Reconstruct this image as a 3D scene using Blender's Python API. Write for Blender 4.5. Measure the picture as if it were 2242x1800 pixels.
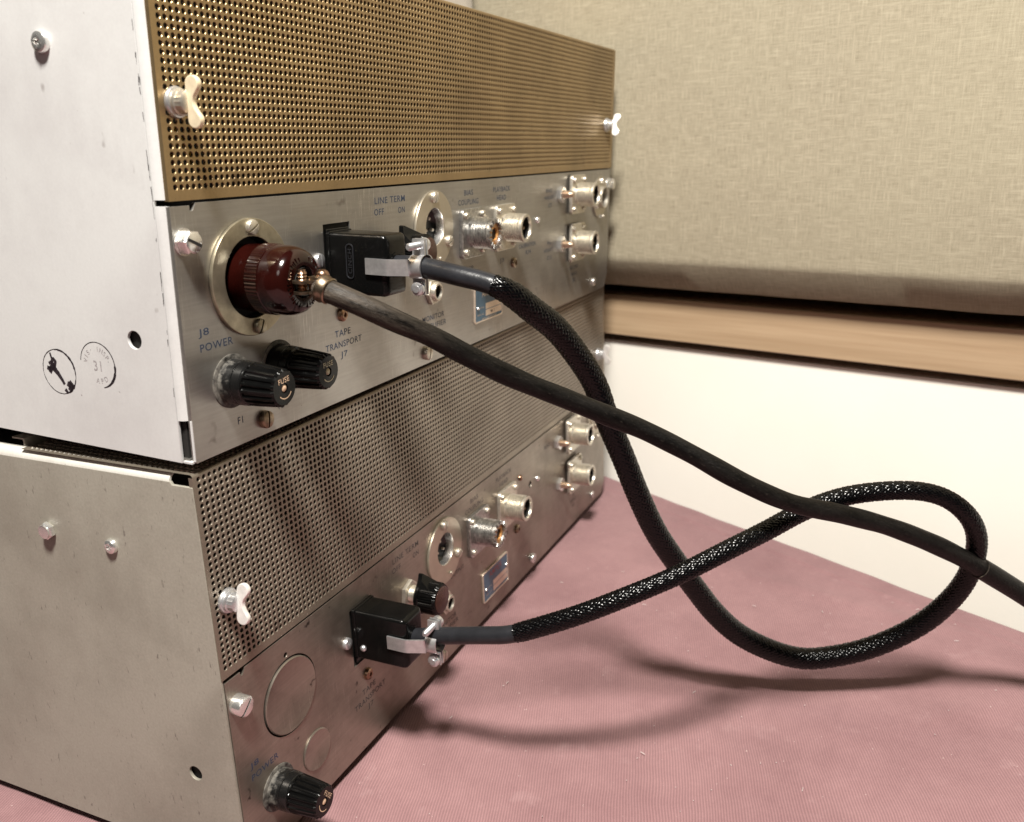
import bpy, math, random
from math import pi, sin, cos, radians, sqrt
from mathutils import Vector, Matrix
import numpy as np
random.seed(7)
for o in list(bpy.data.objects): bpy.data.objects.remove(o)
scn = bpy.context.scene
COL = scn.collection
MM = 0.001

# ------------------------------------------------------------------ camera
cam = bpy.data.objects.new('camera', bpy.data.cameras.new('camera'))
COL.objects.link(cam); scn.camera = cam
cam.matrix_world = Matrix(((0.412894, 0.274056, -0.868569, -0.208401),
                           (-0.910177, 0.089499, -0.404435, -0.216888),
                           (-0.033102, 0.957540, 0.286393, 0.273187),
                           (0, 0, 0, 1)))
cam.data.sensor_fit = 'HORIZONTAL'; cam.data.sensor_width = 36
cam.data.lens = 36 * 1940.98 / 2242
cam.data.clip_start = 0.01; cam.data.clip_end = 50
cam.data.dof.use_dof = True; cam.data.dof.focus_distance = 0.345; cam.data.dof.aperture_fstop = 17
scn.render.resolution_x = 1024; scn.render.resolution_y = 822

# ------------------------------------------------------------------ world and lamps (an indoor room)
w = bpy.data.worlds.new('World'); scn.world = w; w.use_nodes = True
w.node_tree.nodes['Background'].inputs[0].default_value = (1.0, 0.93, 0.85, 1)
w.node_tree.nodes['Background'].inputs[1].default_value = 0.02
def lamp(name, loc, target, size, power, col, size_y=None):
    l = bpy.data.lights.new(name, 'AREA'); l.energy = power; l.color = col
    l.shape = 'RECTANGLE' if size_y else 'DISK'; l.size = size
    if size_y: l.size_y = size_y
    o = bpy.data.objects.new(name, l); COL.objects.link(o)
    o.location = loc
    o.rotation_euler = (Vector(target) - Vector(loc)).to_track_quat('-Z', 'Y').to_euler()
    return o
lamp('ceiling_lamp', (-0.38, -0.28, 1.15), (0.12, -0.08, 0.12), 0.18, 39, (1.0, 0.96, 0.885))
lamp('fill_lamp', (-1.5, -0.5, 1.2), (0.25, 0.0, 0.15), 0.5, 2, (1.0, 0.95, 0.88))  # unseen weak fill, added for soft highlights
scn.view_settings.view_transform = 'Standard'; scn.view_settings.look = 'None'
scn.view_settings.exposure = 0.14; scn.view_settings.gamma = 1
scn.view_settings.use_curve_mapping = False

# ------------------------------------------------------------------ materials
def new_mat(name):
    m = bpy.data.materials.new(name); m.use_nodes = True
    return m, m.node_tree, m.node_tree.nodes['Principled BSDF']
def N(nt, t, **kw):
    n = nt.nodes.new(t)
    for k, v in kw.items():
        if k.startswith('i_'):
            key = k[2:]; key = int(key) if key.isdigit() else key.replace('_', ' ')
            n.inputs[key].default_value = v
        else: setattr(n, k, v)
    return n
def L(nt, a, b): nt.links.new(a, b)
def rgb(c): return (c[0], c[1], c[2], 1)
def noise(nt, vec, scale, detail=4, rough=0.6, stretch=None, rot=None):
    n = N(nt, 'ShaderNodeTexNoise'); n.inputs['Scale'].default_value = scale
    n.inputs['Detail'].default_value = detail; n.inputs['Roughness'].default_value = rough
    if stretch or rot:
        mp = N(nt, 'ShaderNodeMapping')
        if stretch: mp.inputs['Scale'].default_value = stretch
        if rot: mp.inputs['Rotation'].default_value = rot
        L(nt, vec, mp.inputs['Vector']); vec = mp.outputs[0]
    L(nt, vec, n.inputs['Vector'])
    return n.outputs['Fac']
def ramp(nt, fac, a, b, ca=(0, 0, 0), cb=(1, 1, 1)):
    r = N(nt, 'ShaderNodeValToRGB'); e = r.color_ramp.elements
    e[0].position = a; e[1].position = b; e[0].color = rgb(ca); e[1].color = rgb(cb)
    L(nt, fac, r.inputs[0]); return r.outputs[0]
def mix(nt, fac, a, b, mode='MIX'):
    n = N(nt, 'ShaderNodeMix', data_type='RGBA', blend_type=mode)
    for s, v in ((n.inputs[0], fac), (n.inputs[6], a), (n.inputs[7], b)):
        if hasattr(v, 'is_linked'): L(nt, v, s)
        else: s.default_value = v if isinstance(v, (int, float)) else rgb(v)
    return n.outputs[2]
def bump(nt, bs, h, strength, dist):
    b = N(nt, 'ShaderNodeBump'); b.inputs['Strength'].default_value = strength
    b.inputs['Distance'].default_value = dist
    L(nt, h, b.inputs['Height']); L(nt, b.outputs[0], bs.inputs['Normal'])
def coord(nt, which='Object'): return N(nt, 'ShaderNodeTexCoord').outputs[which]

def simple(name, col, rough=0.4, metal=0.0, var=0.15, scale=300, bmp=0.0, spec=0.5, coat=0.0):
    m, nt, b = new_mat(name); c = coord(nt)
    f = noise(nt, c, scale, 5)
    dark = tuple(x * (1 - var) for x in col); lite = tuple(min(1, x * (1 + var)) for x in col)
    L(nt, ramp(nt, f, 0.3, 0.7, dark, lite), b.inputs['Base Color'])
    r = N(nt, 'ShaderNodeMapRange'); r.inputs[3].default_value = max(0.02, rough * 0.8); r.inputs[4].default_value = min(1, rough * 1.2)
    L(nt, noise(nt, c, scale * 0.37, 4), r.inputs[0]); L(nt, r.outputs[0], b.inputs['Roughness'])
    b.inputs['Metallic'].default_value = metal; b.inputs['Specular IOR Level'].default_value = spec
    b.inputs['Coat Weight'].default_value = coat; b.inputs['Coat Roughness'].default_value = 0.1
    if bmp: bump(nt, b, noise(nt, c, scale * 4, 3), bmp, 0.0003)
    return m

def sheet(name, base, stain, speck, metal, rough, stain_rng, speck_rng, speck_scale, stretch, grain=0.25, scratch=None, grain_stretch=(1, 1, 1)):
    m, nt, b = new_mat(name); c = coord(nt)
    col = mix(nt, ramp(nt, noise(nt, c, 16, 6, 0.65), *stain_rng), base, stain)
    col = mix(nt, ramp(nt, noise(nt, c, speck_scale, 3, 0.7, stretch), *speck_rng), col, speck)
    col = mix(nt, ramp(nt, noise(nt, c, 48, 8, 0.75), 0.50, 0.78, (0, 0, 0), (0.45, 0.45, 0.45)), col, stain)
    col = mix(nt, ramp(nt, noise(nt, c, 380, 2, 0.5), 0.755, 0.80), col, speck)
    g = noise(nt, c, 900, 3, 0.6, grain_stretch)
    col = mix(nt, grain, col, ramp(nt, g, 0.3, 0.7, (0.75, 0.75, 0.75), (1.2, 1.2, 1.2)), 'MULTIPLY')
    rr = N(nt, 'ShaderNodeMapRange'); rr.inputs[1].default_value = 0.3; rr.inputs[2].default_value = 0.7
    rr.inputs[3].default_value = rough - 0.07; rr.inputs[4].default_value = rough + 0.1
    L(nt, noise(nt, c, 30, 6, 0.7), rr.inputs[0])
    rgh = rr.outputs[0]
    if scratch:
        s1 = ramp(nt, noise(nt, c, 60, 2, 0.5, scratch[0], scratch[1]), 0.62, 0.70)
        s2 = ramp(nt, noise(nt, c, 14, 3, 0.6), 0.48, 0.62)
        sm = N(nt, 'ShaderNodeMath', operation='MULTIPLY'); L(nt, s1, sm.inputs[0]); L(nt, s2, sm.inputs[1])
        sm2 = N(nt, 'ShaderNodeMath', operation='MULTIPLY'); L(nt, sm.outputs[0], sm2.inputs[0]); sm2.inputs[1].default_value = scratch[2]
        col = mix(nt, sm2.outputs[0], col, (0.85, 0.8, 0.72))
    L(nt, col, b.inputs['Base Color']); L(nt, rgh, b.inputs['Roughness'])
    b.inputs['Metallic'].default_value = metal
    bump(nt, b, noise(nt, c, 6, 2), 0.25, 0.0015)
    return m

M = {}
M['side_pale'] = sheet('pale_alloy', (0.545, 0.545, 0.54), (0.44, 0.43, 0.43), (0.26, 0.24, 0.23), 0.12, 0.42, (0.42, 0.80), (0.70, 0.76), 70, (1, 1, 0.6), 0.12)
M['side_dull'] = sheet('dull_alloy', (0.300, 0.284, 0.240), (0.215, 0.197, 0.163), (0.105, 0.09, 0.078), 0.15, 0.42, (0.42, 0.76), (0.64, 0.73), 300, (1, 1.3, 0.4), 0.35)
M['flange_lit'] = sheet('lit_flange_alloy', (0.66, 0.64, 0.59), (0.50, 0.47, 0.42), (0.25, 0.22, 0.19), 0.3, 0.35, (0.45, 0.8), (0.66, 0.74), 120, (1, 1, 1), 0.2)  # light falling on the upturned flange, put into a paler alloy colour
M['panel_clean'] = sheet('brushed_alloy', (0.365, 0.35, 0.325), (0.27, 0.255, 0.232), (0.18, 0.16, 0.142), 0.86, 0.37, (0.40, 0.78), (0.66, 0.76), 60, (1, 1, 1), 0.3, ((60, 1, 1.2), (0, radians(38), 0), 0.8), (0.05, 1, 1))
M['panel_worn'] = sheet('tarnished_alloy', (0.30, 0.262, 0.222), (0.115, 0.09, 0.072), (0.06, 0.048, 0.04), 0.86, 0.38, (0.44, 0.80), (0.655, 0.72), 110, (1.0, 1, 0.8), 0.35, ((50, 1, 1.2), (0, radians(25), 0), 0.3), (0.05, 1, 1))
M['cover_gold'] = sheet('gold_passivated_steel', (0.42, 0.305, 0.165), (0.25, 0.178, 0.095), (0.18, 0.125, 0.068), 0.85, 0.34, (0.30, 0.75), (0.64, 0.74), 50, (1, 1, 1), 0.2)
M['cover_grey'] = sheet('grey_passivated_steel', (0.27, 0.232, 0.185), (0.17, 0.14, 0.11), (0.13, 0.102, 0.08), 0.68, 0.40, (0.35, 0.75), (0.66, 0.74), 50, (1, 1, 1), 0.2)
M['chrome'] = simple('chrome', (0.78, 0.77, 0.75), 0.24, 0.9, 0.08, 500)
M['steel'] = simple('zinc_plated_steel', (0.60, 0.60, 0.61), 0.34, 0.86, 0.15, 400)
M['nickel'] = simple('warm_nickel', (0.58, 0.54, 0.465), 0.38, 0.85, 0.2, 400)
M['nickel_worn'] = simple('worn_nickel', (0.40, 0.39, 0.375), 0.34, 0.95, 0.4, 500, 0.15)
M['plate_brass'] = simple('dull_brass', (0.36, 0.32, 0.235), 0.40, 0.85, 0.35, 120)
M['xlr_plate'] = simple('nickel_plate', (0.46, 0.415, 0.335), 0.36, 0.85, 0.12, 60)
M['tarnished'] = simple('tarnished_screw', (0.26, 0.20, 0.14), 0.35, 1.0, 0.4, 500)
M['copper'] = simple('copper', (0.46, 0.35, 0.26), 0.38, 0.9, 0.2, 500)
M['copper_dark'] = simple('tarnished_copper', (0.30, 0.19, 0.13), 0.3, 1.0, 0.4, 400)
M['wing_warm'] = simple('cream_plated_metal', (0.82, 0.70, 0.50), 0.40, 0.45, 0.12, 300)
M['wing_white'] = simple('pale_plated_metal', (0.80, 0.78, 0.75), 0.36, 0.5, 0.12, 300)
M['bakelite'] = simple('maroon_bakelite', (0.0125, 0.0019, 0.0013), 0.14, 0.0, 0.45, 60, 0, 0.4, 0.25)
M['black'] = simple('black_plastic', (0.0025, 0.0025, 0.0025), 0.18, 0.0, 0.3, 200, 0, 0.22)
def mat_dusty():
    m, nt, b = new_mat('grimy_black_plastic'); c = coord(nt)
    sep = N(nt, 'ShaderNodeSeparateXYZ'); L(nt, c, sep.inputs[0])
    mr = N(nt, 'ShaderNodeMapRange'); mr.inputs[1].default_value = 0.007; mr.inputs[2].default_value = 0.0; mr.inputs[3].default_value = -0.22; mr.inputs[4].default_value = 0.12
    L(nt, sep.outputs[2], mr.inputs[0])
    ad = N(nt, 'ShaderNodeMath', operation='ADD'); L(nt, noise(nt, c, 260, 5, 0.65), ad.inputs[0]); L(nt, mr.outputs[0], ad.inputs[1])
    L(nt, ramp(nt, ad.outputs[0], 0.47, 0.72, (0.005, 0.005, 0.005), (0.13, 0.12, 0.105)), b.inputs['Base Color'])
    L(nt, ramp(nt, ad.outputs[0], 0.35, 0.6, (0.22, 0.22, 0.22), (0.7, 0.7, 0.7)), b.inputs['Roughness'])
    b.inputs['Specular IOR Level'].default_value = 0.4
    return m
M['black_dusty'] = mat_dusty()
M['dark'] = simple('dark_interior', (0.006, 0.005, 0.004), 0.8, 0.0, 0.3, 100)
M['ptfe'] = simple('amber_insulator', (0.42, 0.20, 0.06), 0.4, 0.0, 0.15, 400)
M['shrink'] = simple('grey_heat_shrink', (0.014, 0.0145, 0.017), 0.32, 0.0, 0.25, 150, 0.35, 0.3)
M['braid'] = simple('black_braid_fibre', (0.0010, 0.0010, 0.0013), 0.22, 0.0, 0.3, 900, 0, 0.26)
M['ink_blue'] = simple('blue_ink', (0.022, 0.038, 0.075), 0.55, 0.0, 0.3, 800)
M['brown_cap'] = simple('brown_knob_face', (0.045, 0.018, 0.013), 0.28, 0.0, 0.2, 300, 0, 0.4)
M['ink_dark'] = simple('dark_ink', (0.035, 0.03, 0.03), 0.6, 0.0, 0.5, 700)
M['ink_black'] = simple('black_stamp_ink', (0.018, 0.012, 0.016), 0.6, 0.0, 0.4, 700)
M['ink_faint'] = simple('faint_stamp_ink', (0.26, 0.24, 0.245), 0.6, 0.0, 0.35, 700)
M['ink_red'] = simple('red_ink', (0.30, 0.06, 0.07), 0.5, 0.0, 0.3, 700)
M['ink_cream'] = simple('cream_paint', (0.62, 0.44, 0.30), 0.5, 0.0, 0.2, 900)
M['name_blue'] = simple('blue_enamel', (0.06, 0.125, 0.19), 0.30, 0.35, 0.15, 300)
M['name_alloy'] = simple('bare_nameplate_alloy', (0.66, 0.56, 0.46), 0.4, 0.75, 0.1, 400)
M['wire_yellow'] = simple('yellow_wire', (0.72, 0.48, 0.04), 0.4)
M['wire_red'] = simple('red_wire', (0.30, 0.03, 0.02), 0.4)
M['wire_white'] = simple('white_wire', (0.6, 0.58, 0.55), 0.4)
M['lint'] = simple('pale_lint', (0.42, 0.36, 0.35), 0.9)
M['rubber'] = simple('rubber_foot', (0.02, 0.018, 0.016), 0.8)

def mat_crackle():
    m, nt, b = new_mat('black_crackle_paint'); c = coord(nt)
    b.inputs['Base Color'].default_value = (0.0025, 0.0025, 0.0025, 1); b.inputs['Roughness'].default_value = 0.18
    b.inputs['Specular IOR Level'].default_value = 0.25
    bump(nt, b, noise(nt, c, 1600, 2, 0.5), 0.5, 0.0003); return m
M['crackle'] = mat_crackle()

def mat_cord():
    m, nt, b = new_mat('scuffed_rubber_cord'); c = coord(nt, 'UV')
    st = noise(nt, c, 1.0, 5, 0.7, (7, 1.6, 1)); fine = noise(nt, c, 1.0, 4, 0.7, (34, 16, 1))
    col = ramp(nt, st, 0.38, 0.72, (0.0016, 0.0014, 0.0013), (0.008, 0.007, 0.0062))
    col = mix(nt, ramp(nt, fine, 0.58, 0.75), col, (0.030, 0.025, 0.021))
    sp = N(nt, 'ShaderNodeSeparateXYZ'); L(nt, c, sp.inputs[0])
    fd = N(nt, 'ShaderNodeMapRange'); fd.inputs[1].default_value = 1.7; fd.inputs[2].default_value = 0.0; L(nt, sp.outputs[1], fd.inputs[0])
    wn_ = N(nt, 'ShaderNodeMath', operation='MULTIPLY'); L(nt, fd.outputs[0], wn_.inputs[0]); L(nt, ramp(nt, st, 0.35, 0.6), wn_.inputs[1])
    col = mix(nt, wn_.outputs[0], col, (0.075, 0.060, 0.047))
    L(nt, col, b.inputs['Base Color'])
    L(nt, ramp(nt, st, 0.3, 0.7, (0.30, 0.30, 0.30), (0.50, 0.50, 0.50)), b.inputs['Roughness'])
    b.inputs['Specular IOR Level'].default_value = 0.16
    bump(nt, b, fine, 0.45, 0.0008); return m
M['cord'] = mat_cord()

def mat_cloth():
    m, nt, b = new_mat('pink_twill'); c = coord(nt)
    mp = N(nt, 'ShaderNodeMapping'); mp.inputs['Rotation'].default_value = (0, 0, radians(-17)); L(nt, c, mp.inputs[0])
    sep = N(nt, 'ShaderNodeSeparateXYZ'); L(nt, mp.outputs[0], sep.inputs[0])
    wob = noise(nt, c, 9, 3)
    def sine(sock, freq, wobble):
        a = N(nt, 'ShaderNodeMath', operation='MULTIPLY_ADD'); L(nt, wob, a.inputs[0]); a.inputs[1].default_value = wobble; L(nt, sock, a.inputs[2])
        k = N(nt, 'ShaderNodeMath', operation='MULTIPLY'); L(nt, a.outputs[0], k.inputs[0]); k.inputs[1].default_value = freq
        s = N(nt, 'ShaderNodeMath', operation='SINE'); L(nt, k.outputs[0], s.inputs[0])
        h = N(nt, 'ShaderNodeMath', operation='MULTIPLY_ADD'); L(nt, s.outputs[0], h.inputs[0]); h.inputs[1].default_value = 0.5; h.inputs[2].default_value = 0.5
        return h.outputs[0]
    rib = sine(sep.outputs[1], 2 * pi / 0.00125, 0.008)
    thr = sine(sep.outputs[0], 2 * pi / 0.0010, 0.008)
    hgt = N(nt, 'ShaderNodeMath', operation='MULTIPLY_ADD'); L(nt, thr, hgt.inputs[0]); hgt.inputs[1].default_value = 0.25; L(nt, rib, hgt.inputs[2])
    big = noise(nt, c, 9, 8, 0.72)
    base = ramp(nt, big, 0.3, 0.72, (0.172, 0.090, 0.095), (0.268, 0.152, 0.156))
    ribc = N(nt, 'ShaderNodeMapRange'); ribc.inputs[3].default_value = 0.79; ribc.inputs[4].default_value = 1.10
    rj = N(nt, 'ShaderNodeMath', operation='MULTIPLY_ADD'); L(nt, noise(nt, c, 900, 3, 0.7), rj.inputs[0]); rj.inputs[1].default_value = 0.9; L(nt, rib, rj.inputs[2])
    rj2 = N(nt, 'ShaderNodeMath', operation='SUBTRACT'); L(nt, rj.outputs[0], rj2.inputs[0]); rj2.inputs[1].default_value = 0.45; L(nt, rj2.outputs[0], ribc.inputs[0])
    col = mix(nt, 1.0, base, ribc.outputs[0], 'MULTIPLY')
    col = mix(nt, ramp(nt, noise(nt, c, 420, 3, 0.6), 0.72, 0.77), col, (0.55, 0.44, 0.42))
    col = mix(nt, ramp(nt, noise(nt, c, 45, 4, 0.7), 0.60, 0.85, (0, 0, 0), (0.35, 0.35, 0.35)), col, (0.40, 0.27, 0.27))
    L(nt, col, b.inputs['Base Color']); b.inputs['Roughness'].default_value = 0.9
    b.inputs['Specular IOR Level'].default_value = 0.15; b.inputs['Sheen Weight'].default_value = 0.15
    bump(nt, b, hgt.outputs[0], 0.42, 0.00035); return m
M['cloth'] = mat_cloth()

def mat_linen():
    m, nt, b = new_mat('beige_linen'); c = coord(nt)
    warp = noise(nt, c, 1.0, 2, 0.5, (1, 2300, 130)); weft = noise(nt, c, 1.0, 2, 0.5, (1, 110, 2300))
    h = N(nt, 'ShaderNodeMath', operation='ADD'); L(nt, warp, h.inputs[0]); L(nt, weft, h.inputs[1])
    hh = N(nt, 'ShaderNodeMath', operation='MULTIPLY'); L(nt, h.outputs[0], hh.inputs[0]); hh.inputs[1].default_value = 0.5
    slub = N(nt, 'ShaderNodeMath', operation='MAXIMUM')
    L(nt, noise(nt, c, 1.0, 3, 0.6, (1, 950, 45)), slub.inputs[0]); L(nt, noise(nt, c, 1.0, 3, 0.6, (1, 40, 950)), slub.inputs[1])
    col = ramp(nt, hh.outputs[0], 0.34, 0.66, (0.208, 0.178, 0.124), (0.352, 0.312, 0.232))
    col = mix(nt, ramp(nt, slub.outputs[0], 0.52, 0.74, (0, 0, 0), (0.38, 0.38, 0.38)), col, (0.50, 0.445, 0.335))
    col = mix(nt, ramp(nt, noise(nt, c, 5, 3), 0.40, 0.72, (0, 0, 0), (0.30, 0.30, 0.30)), col, (0.34, 0.31, 0.22))
    L(nt, col, b.inputs['Base Color']); b.inputs['Roughness'].default_value = 0.9; b.inputs['Specular IOR Level'].default_value = 0.2
    bump(nt, b, hh.outputs[0], 0.4, 0.0005); return m
M['linen'] = mat_linen()

def mat_wood():
    m, nt, b = new_mat('pine_wood'); c = coord(nt)
    g = noise(nt, c, 1.0, 5, 0.6, (60, 6, 190)); g2 = noise(nt, c, 1.0, 3, 0.6, (200, 14, 700))
    col = ramp(nt, g, 0.3, 0.7, (0.31, 0.215, 0.130), (0.40, 0.29, 0.185))
    col = mix(nt, ramp(nt, g2, 0.5, 0.7, (0, 0, 0), (0.4, 0.4, 0.4)), col, (0.31, 0.205, 0.12))
    L(nt, col, b.inputs['Base Color']); b.inputs['Roughness'].default_value = 0.45
    bump(nt, b, g2, 0.15, 0.0004); return m
M['wood'] = mat_wood()
def mat_wall():
    m, nt, b = new_mat('ivory_wall_paint'); c = coord(nt)
    L(nt, ramp(nt, noise(nt, c, 6, 4), 0.3, 0.7, (0.76, 0.73, 0.66), (0.80, 0.77, 0.71)), b.inputs['Base Color'])
    b.inputs['Roughness'].default_value = 0.55
    bump(nt, b, noise(nt, c, 300, 3), 0.12, 0.0005); return m
M['wall'] = mat_wall()
M['wall_beige'] = simple('beige_wall_paint', (0.42, 0.37, 0.30), 0.7, 0.0, 0.06, 40)

# ------------------------------------------------------------------ mesh helpers (units: millimetres)
class MB:
    def __init__(s): s.v = []; s.f = []
    def add(s, vs, fs, mat=None):
        n = len(s.v)
        s.v += [tuple(mat @ Vector(p)) if mat else tuple(p) for p in vs]
        s.f += [tuple(i + n for i in f) for f in fs]; return s
    def lathe(s, prof, n=32, mat=None, closed=True, rfun=None):
        vs = []; fs = []
        for r, h in prof:
            for k in range(n):
                a = 2 * pi * k / n; rr = r * (rfun(a, h) if rfun else 1)
                vs.append((rr * cos(a), rr * sin(a), h))
        for i in range(len(prof) - 1):
            for k in range(n):
                k2 = (k + 1) % n; fs.append((i * n + k, i * n + k2, (i + 1) * n + k2, (i + 1) * n + k))
        if closed:
            fs.append(tuple(reversed(range(n)))); fs.append(tuple((len(prof) - 1) * n + k for k in range(n)))
        return s.add(vs, fs, mat)
    def prism(s, poly, h0, h1, mat=None, bev=0.0):
        n = len(poly)
        cx = sum(p[0] for p in poly) / n; cy = sum(p[1] for p in poly) / n
        def ins(p, d):
            v = Vector((p[0] - cx, p[1] - cy)); l = v.length
            return (cx + v.x * (l - d) / l, cy + v.y * (l - d) / l)
        rings = [(0, h0), (0, h1)] if not bev else [(bev, h0), (0, h0 + bev), (0, h1 - bev), (bev, h1)]
        vs = []
        for d, h in rings: vs += [(*ins(p, d), h) for p in poly]
        fs = []
        for i in range(len(rings) - 1):
            for k in range(n):
                k2 = (k + 1) % n; fs.append((i * n + k, i * n + k2, (i + 1) * n + k2, (i + 1) * n + k))
        fs.append(tuple(reversed(range(n)))); fs.append(tuple((len(rings) - 1) * n + k for k in range(n)))
        return s.add(vs, fs, mat)
    def box(s, x0, x1, y0, y1, z0, z1, bev=0.0, mat=None):
        return s.prism([(x0, y0), (x1, y0), (x1, y1), (x0, y1)], z0, z1, mat, bev)
    def mesh(s, name, smooth=35):
        me = bpy.data.meshes.new(name)
        me.from_pydata([(x * MM, y * MM, z * MM) for x, y, z in s.v], [], s.f)
        return finish(me, smooth)
def finish(me, smooth=35):
    me.validate(); me.update()
    import bmesh
    bm = bmesh.new(); bm.from_mesh(me); bmesh.ops.recalc_face_normals(bm, faces=bm.faces); bm.to_mesh(me); bm.free()
    if smooth:
        me.shade_smooth(); me.set_sharp_from_angle(angle=radians(smooth))
    return me
def circle(cx, cy, r, n=40, a0=0): return [(cx + r * cos(a0 + 2 * pi * k / n), cy + r * sin(a0 + 2 * pi * k / n)) for k in range(n)]
def rrect(x0, x1, y0, y1, r, n=5):
    p = []
    for cx, cy, a in ((x1 - r, y1 - r, 0), (x0 + r, y1 - r, 90), (x0 + r, y0 + r, 180), (x1 - r, y0 + r, 270)):
        p += [(cx + r * cos(radians(a + 90 * k / n)), cy + r * sin(radians(a + 90 * k / n))) for k in range(n + 1)]
    return p
def plate(name, outer, holes, thick, bev=0.0, smooth=35):
    """flat sheet with real holes, front face at +thick, in millimetres"""
    cu = bpy.data.curves.new('tmp', 'CURVE'); cu.dimensions = '2D'; cu.fill_mode = 'BOTH'
    cu.extrude = (thick / 2 - bev) * MM; cu.bevel_depth = bev * MM; cu.bevel_resolution = 1; cu.offset = -bev * MM
    for pl in [outer] + holes:
        sp = cu.splines.new('POLY'); sp.points.add(len(pl) - 1); sp.use_cyclic_u = True
        for q, (x, y) in zip(sp.points, pl): q.co = (x * MM, y * MM, 0, 1)
    o = bpy.data.objects.new('tmp', cu); COL.objects.link(o)
    dg = bpy.context.evaluated_depsgraph_get(); dg.update()
    me = bpy.data.meshes.new_from_object(o.evaluated_get(dg)); me.name = name
    bpy.data.objects.remove(o); bpy.data.curves.remove(cu)
    me.transform(Matrix.Translation((0, 0, thick / 2 * MM)))
    return finish(me, smooth)
def text_mesh(txt, height, width=None, depth=0.03, shear=0):
    cu = bpy.data.curves.new('tmp', 'FONT'); cu.body = txt; cu.size = 1; cu.align_x = 'CENTER'; cu.align_y = 'CENTER'
    cu.extrude = 0.0; cu.offset = 0.005; cu.space_character = 1.1; cu.resolution_u = 3
    o = bpy.data.objects.new('tmp', cu); COL.objects.link(o)
    dg = bpy.context.evaluated_depsgraph_get(); dg.update()
    me = bpy.data.meshes.new_from_object(o.evaluated_get(dg)); me.name = 'lettering'
    bpy.data.objects.remove(o); bpy.data.curves.remove(cu)
    co = np.array([v.co for v in me.vertices]); lo = co.min(0); hi = co.max(0)
    sy = height / (hi[1] - lo[1]); sx = (width / (hi[0] - lo[0])) if width else sy * 0.92
    for v in me.vertices:
        v.co = ((v.co.x - (lo[0] + hi[0]) / 2) * sx * MM, (v.co.y - (lo[1] + hi[1]) / 2) * sy * MM, depth * MM)
    return me

PANEL = Matrix(((1, 0, 0, 0), (0, 0, -1, 0), (0, 1, 0, 0), (0, 0, 0, 1)))     # sheet frame: a right, b up, c out of the rear face
SIDE = Matrix(((0, 0, -1, 0), (-1, 0, 0, 0), (0, 1, 0, 0), (0, 0, 0, 1)))     # same for the left side
def on_panel(a, b, c=0, rot=0): return Matrix.Translation((a * MM, -c * MM, b * MM)) @ PANEL @ Matrix.Rotation(rot, 4, 'Z')
def on_side(y, z, c=0, rot=0): return Matrix.Translation((-c * MM, y * MM, z * MM)) @ SIDE @ Matrix.Rotation(rot, 4, 'Z')
def put(name, me, mat, parent, m=None, label=None):
    o = bpy.data.objects.new(name, me); COL.objects.link(o)
    if parent: o.parent = parent
    if m is not None: o.matrix_basis = m
    if mat is not None:
        if len(me.materials) == 0: me.materials.append(M[mat])
        else:
            o.material_slots[0].link = 'OBJECT'; o.material_slots[0].material = M[mat]
    if label: o['label'] = label
    return o
def thing(name, label, cat, m=None, group=None):
    o = bpy.data.objects.new(name, None); COL.objects.link(o); o.empty_display_size = 0.02
    if m is not None: o.matrix_world = m
    o['label'] = label; o['category'] = cat
    if group: o['group'] = group
    return o
def tag(o, label, cat, group=None):
    o['label'] = label; o['category'] = cat
    if group: o['group'] = group
    return o
def I(): return Matrix.Identity(4)

# ------------------------------------------------------------------ shared small meshes (built once)
def slot_screw(r, h, flat=False, slot=0.28, dome=0.35, ang=0):
    """slotted head: two half-domes with a groove between"""
    mb = MB(); g = r * slot / 2; n = 14
    for sgn in (1, -1):
        rings = [(1.0, 0), (1.0, h * (1 - dome)), (0.93, h * (1 - dome * 0.45)), (0.72, h * (0.97 if not flat else 0.98)), (0.0, h)]
        vs = []; 
        for k, z in rings:
            a0 = math.asin(min(1, g / max(r * max(k, .3), g))); rr = r * k
            for i in range(n + 1):
                a = a0 + (pi - 2 * a0) * i / n
                x = rr * cos(a); y = max(g, rr * sin(a)); vs.append((x, sgn * y, z))
        fs = []
        for i in range(len(rings) - 1):
            for k in range(n):
                q = (i * (n + 1) + k, i * (n + 1) + k + 1, (i + 1) * (n + 1) + k + 1, (i + 1) * (n + 1) + k)
                fs.append(q if sgn > 0 else q[::-1])
            q = (i * (n + 1), (i + 1) * (n + 1), (i + 1) * (n + 1) + n, i * (n + 1) + n)
            fs.append(q if sgn > 0 else q[::-1])
        mb.add(vs, fs)
    mb.lathe([(r * 0.96, 0), (r * 0.96, h * 0.45)], 20)
    return mb.mesh('screw')
def cross_screw(r, h):
    mb = MB()
    mb.lathe([(r, 0), (r, h * 0.4), (r * 0.9, h * 0.75), (r * 0.62, h * 0.97), (r * 0.5, h), (r * 0.36, h * 0.98), (r * 0.30, h * 0.55)], 24)
    for k in range(4):
        mb.box(r * 0.30, r * 0.62, -r * 0.09, r * 0.09, h * 0.90, h * 1.02, 0, Matrix.Rotation(pi / 4 + k * pi / 2, 4, 'Z'))
    return mb.mesh('screw')
def hex_screw(r, h):
    mb = MB(); mb.lathe([(r * 1.08, 0), (r * 1.08, 0.5)], 28)
    mb.prism(circle(0, 0, r, 6, 0.3), 0.5, h, None, 0.5)
    mb.lathe([(r * 0.80, h - 0.3), (r * 0.80, h + 0.15), (r * 0.70, h + 0.35)], 24)
    return mb.mesh('screw')
def nut(r, h, a0=0.2, bore=0.55):
    return plate('nut', circle(0, 0, r, 6, a0), [circle(0, 0, r * bore, 20)], h, 0.25)
ME = {}
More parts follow.
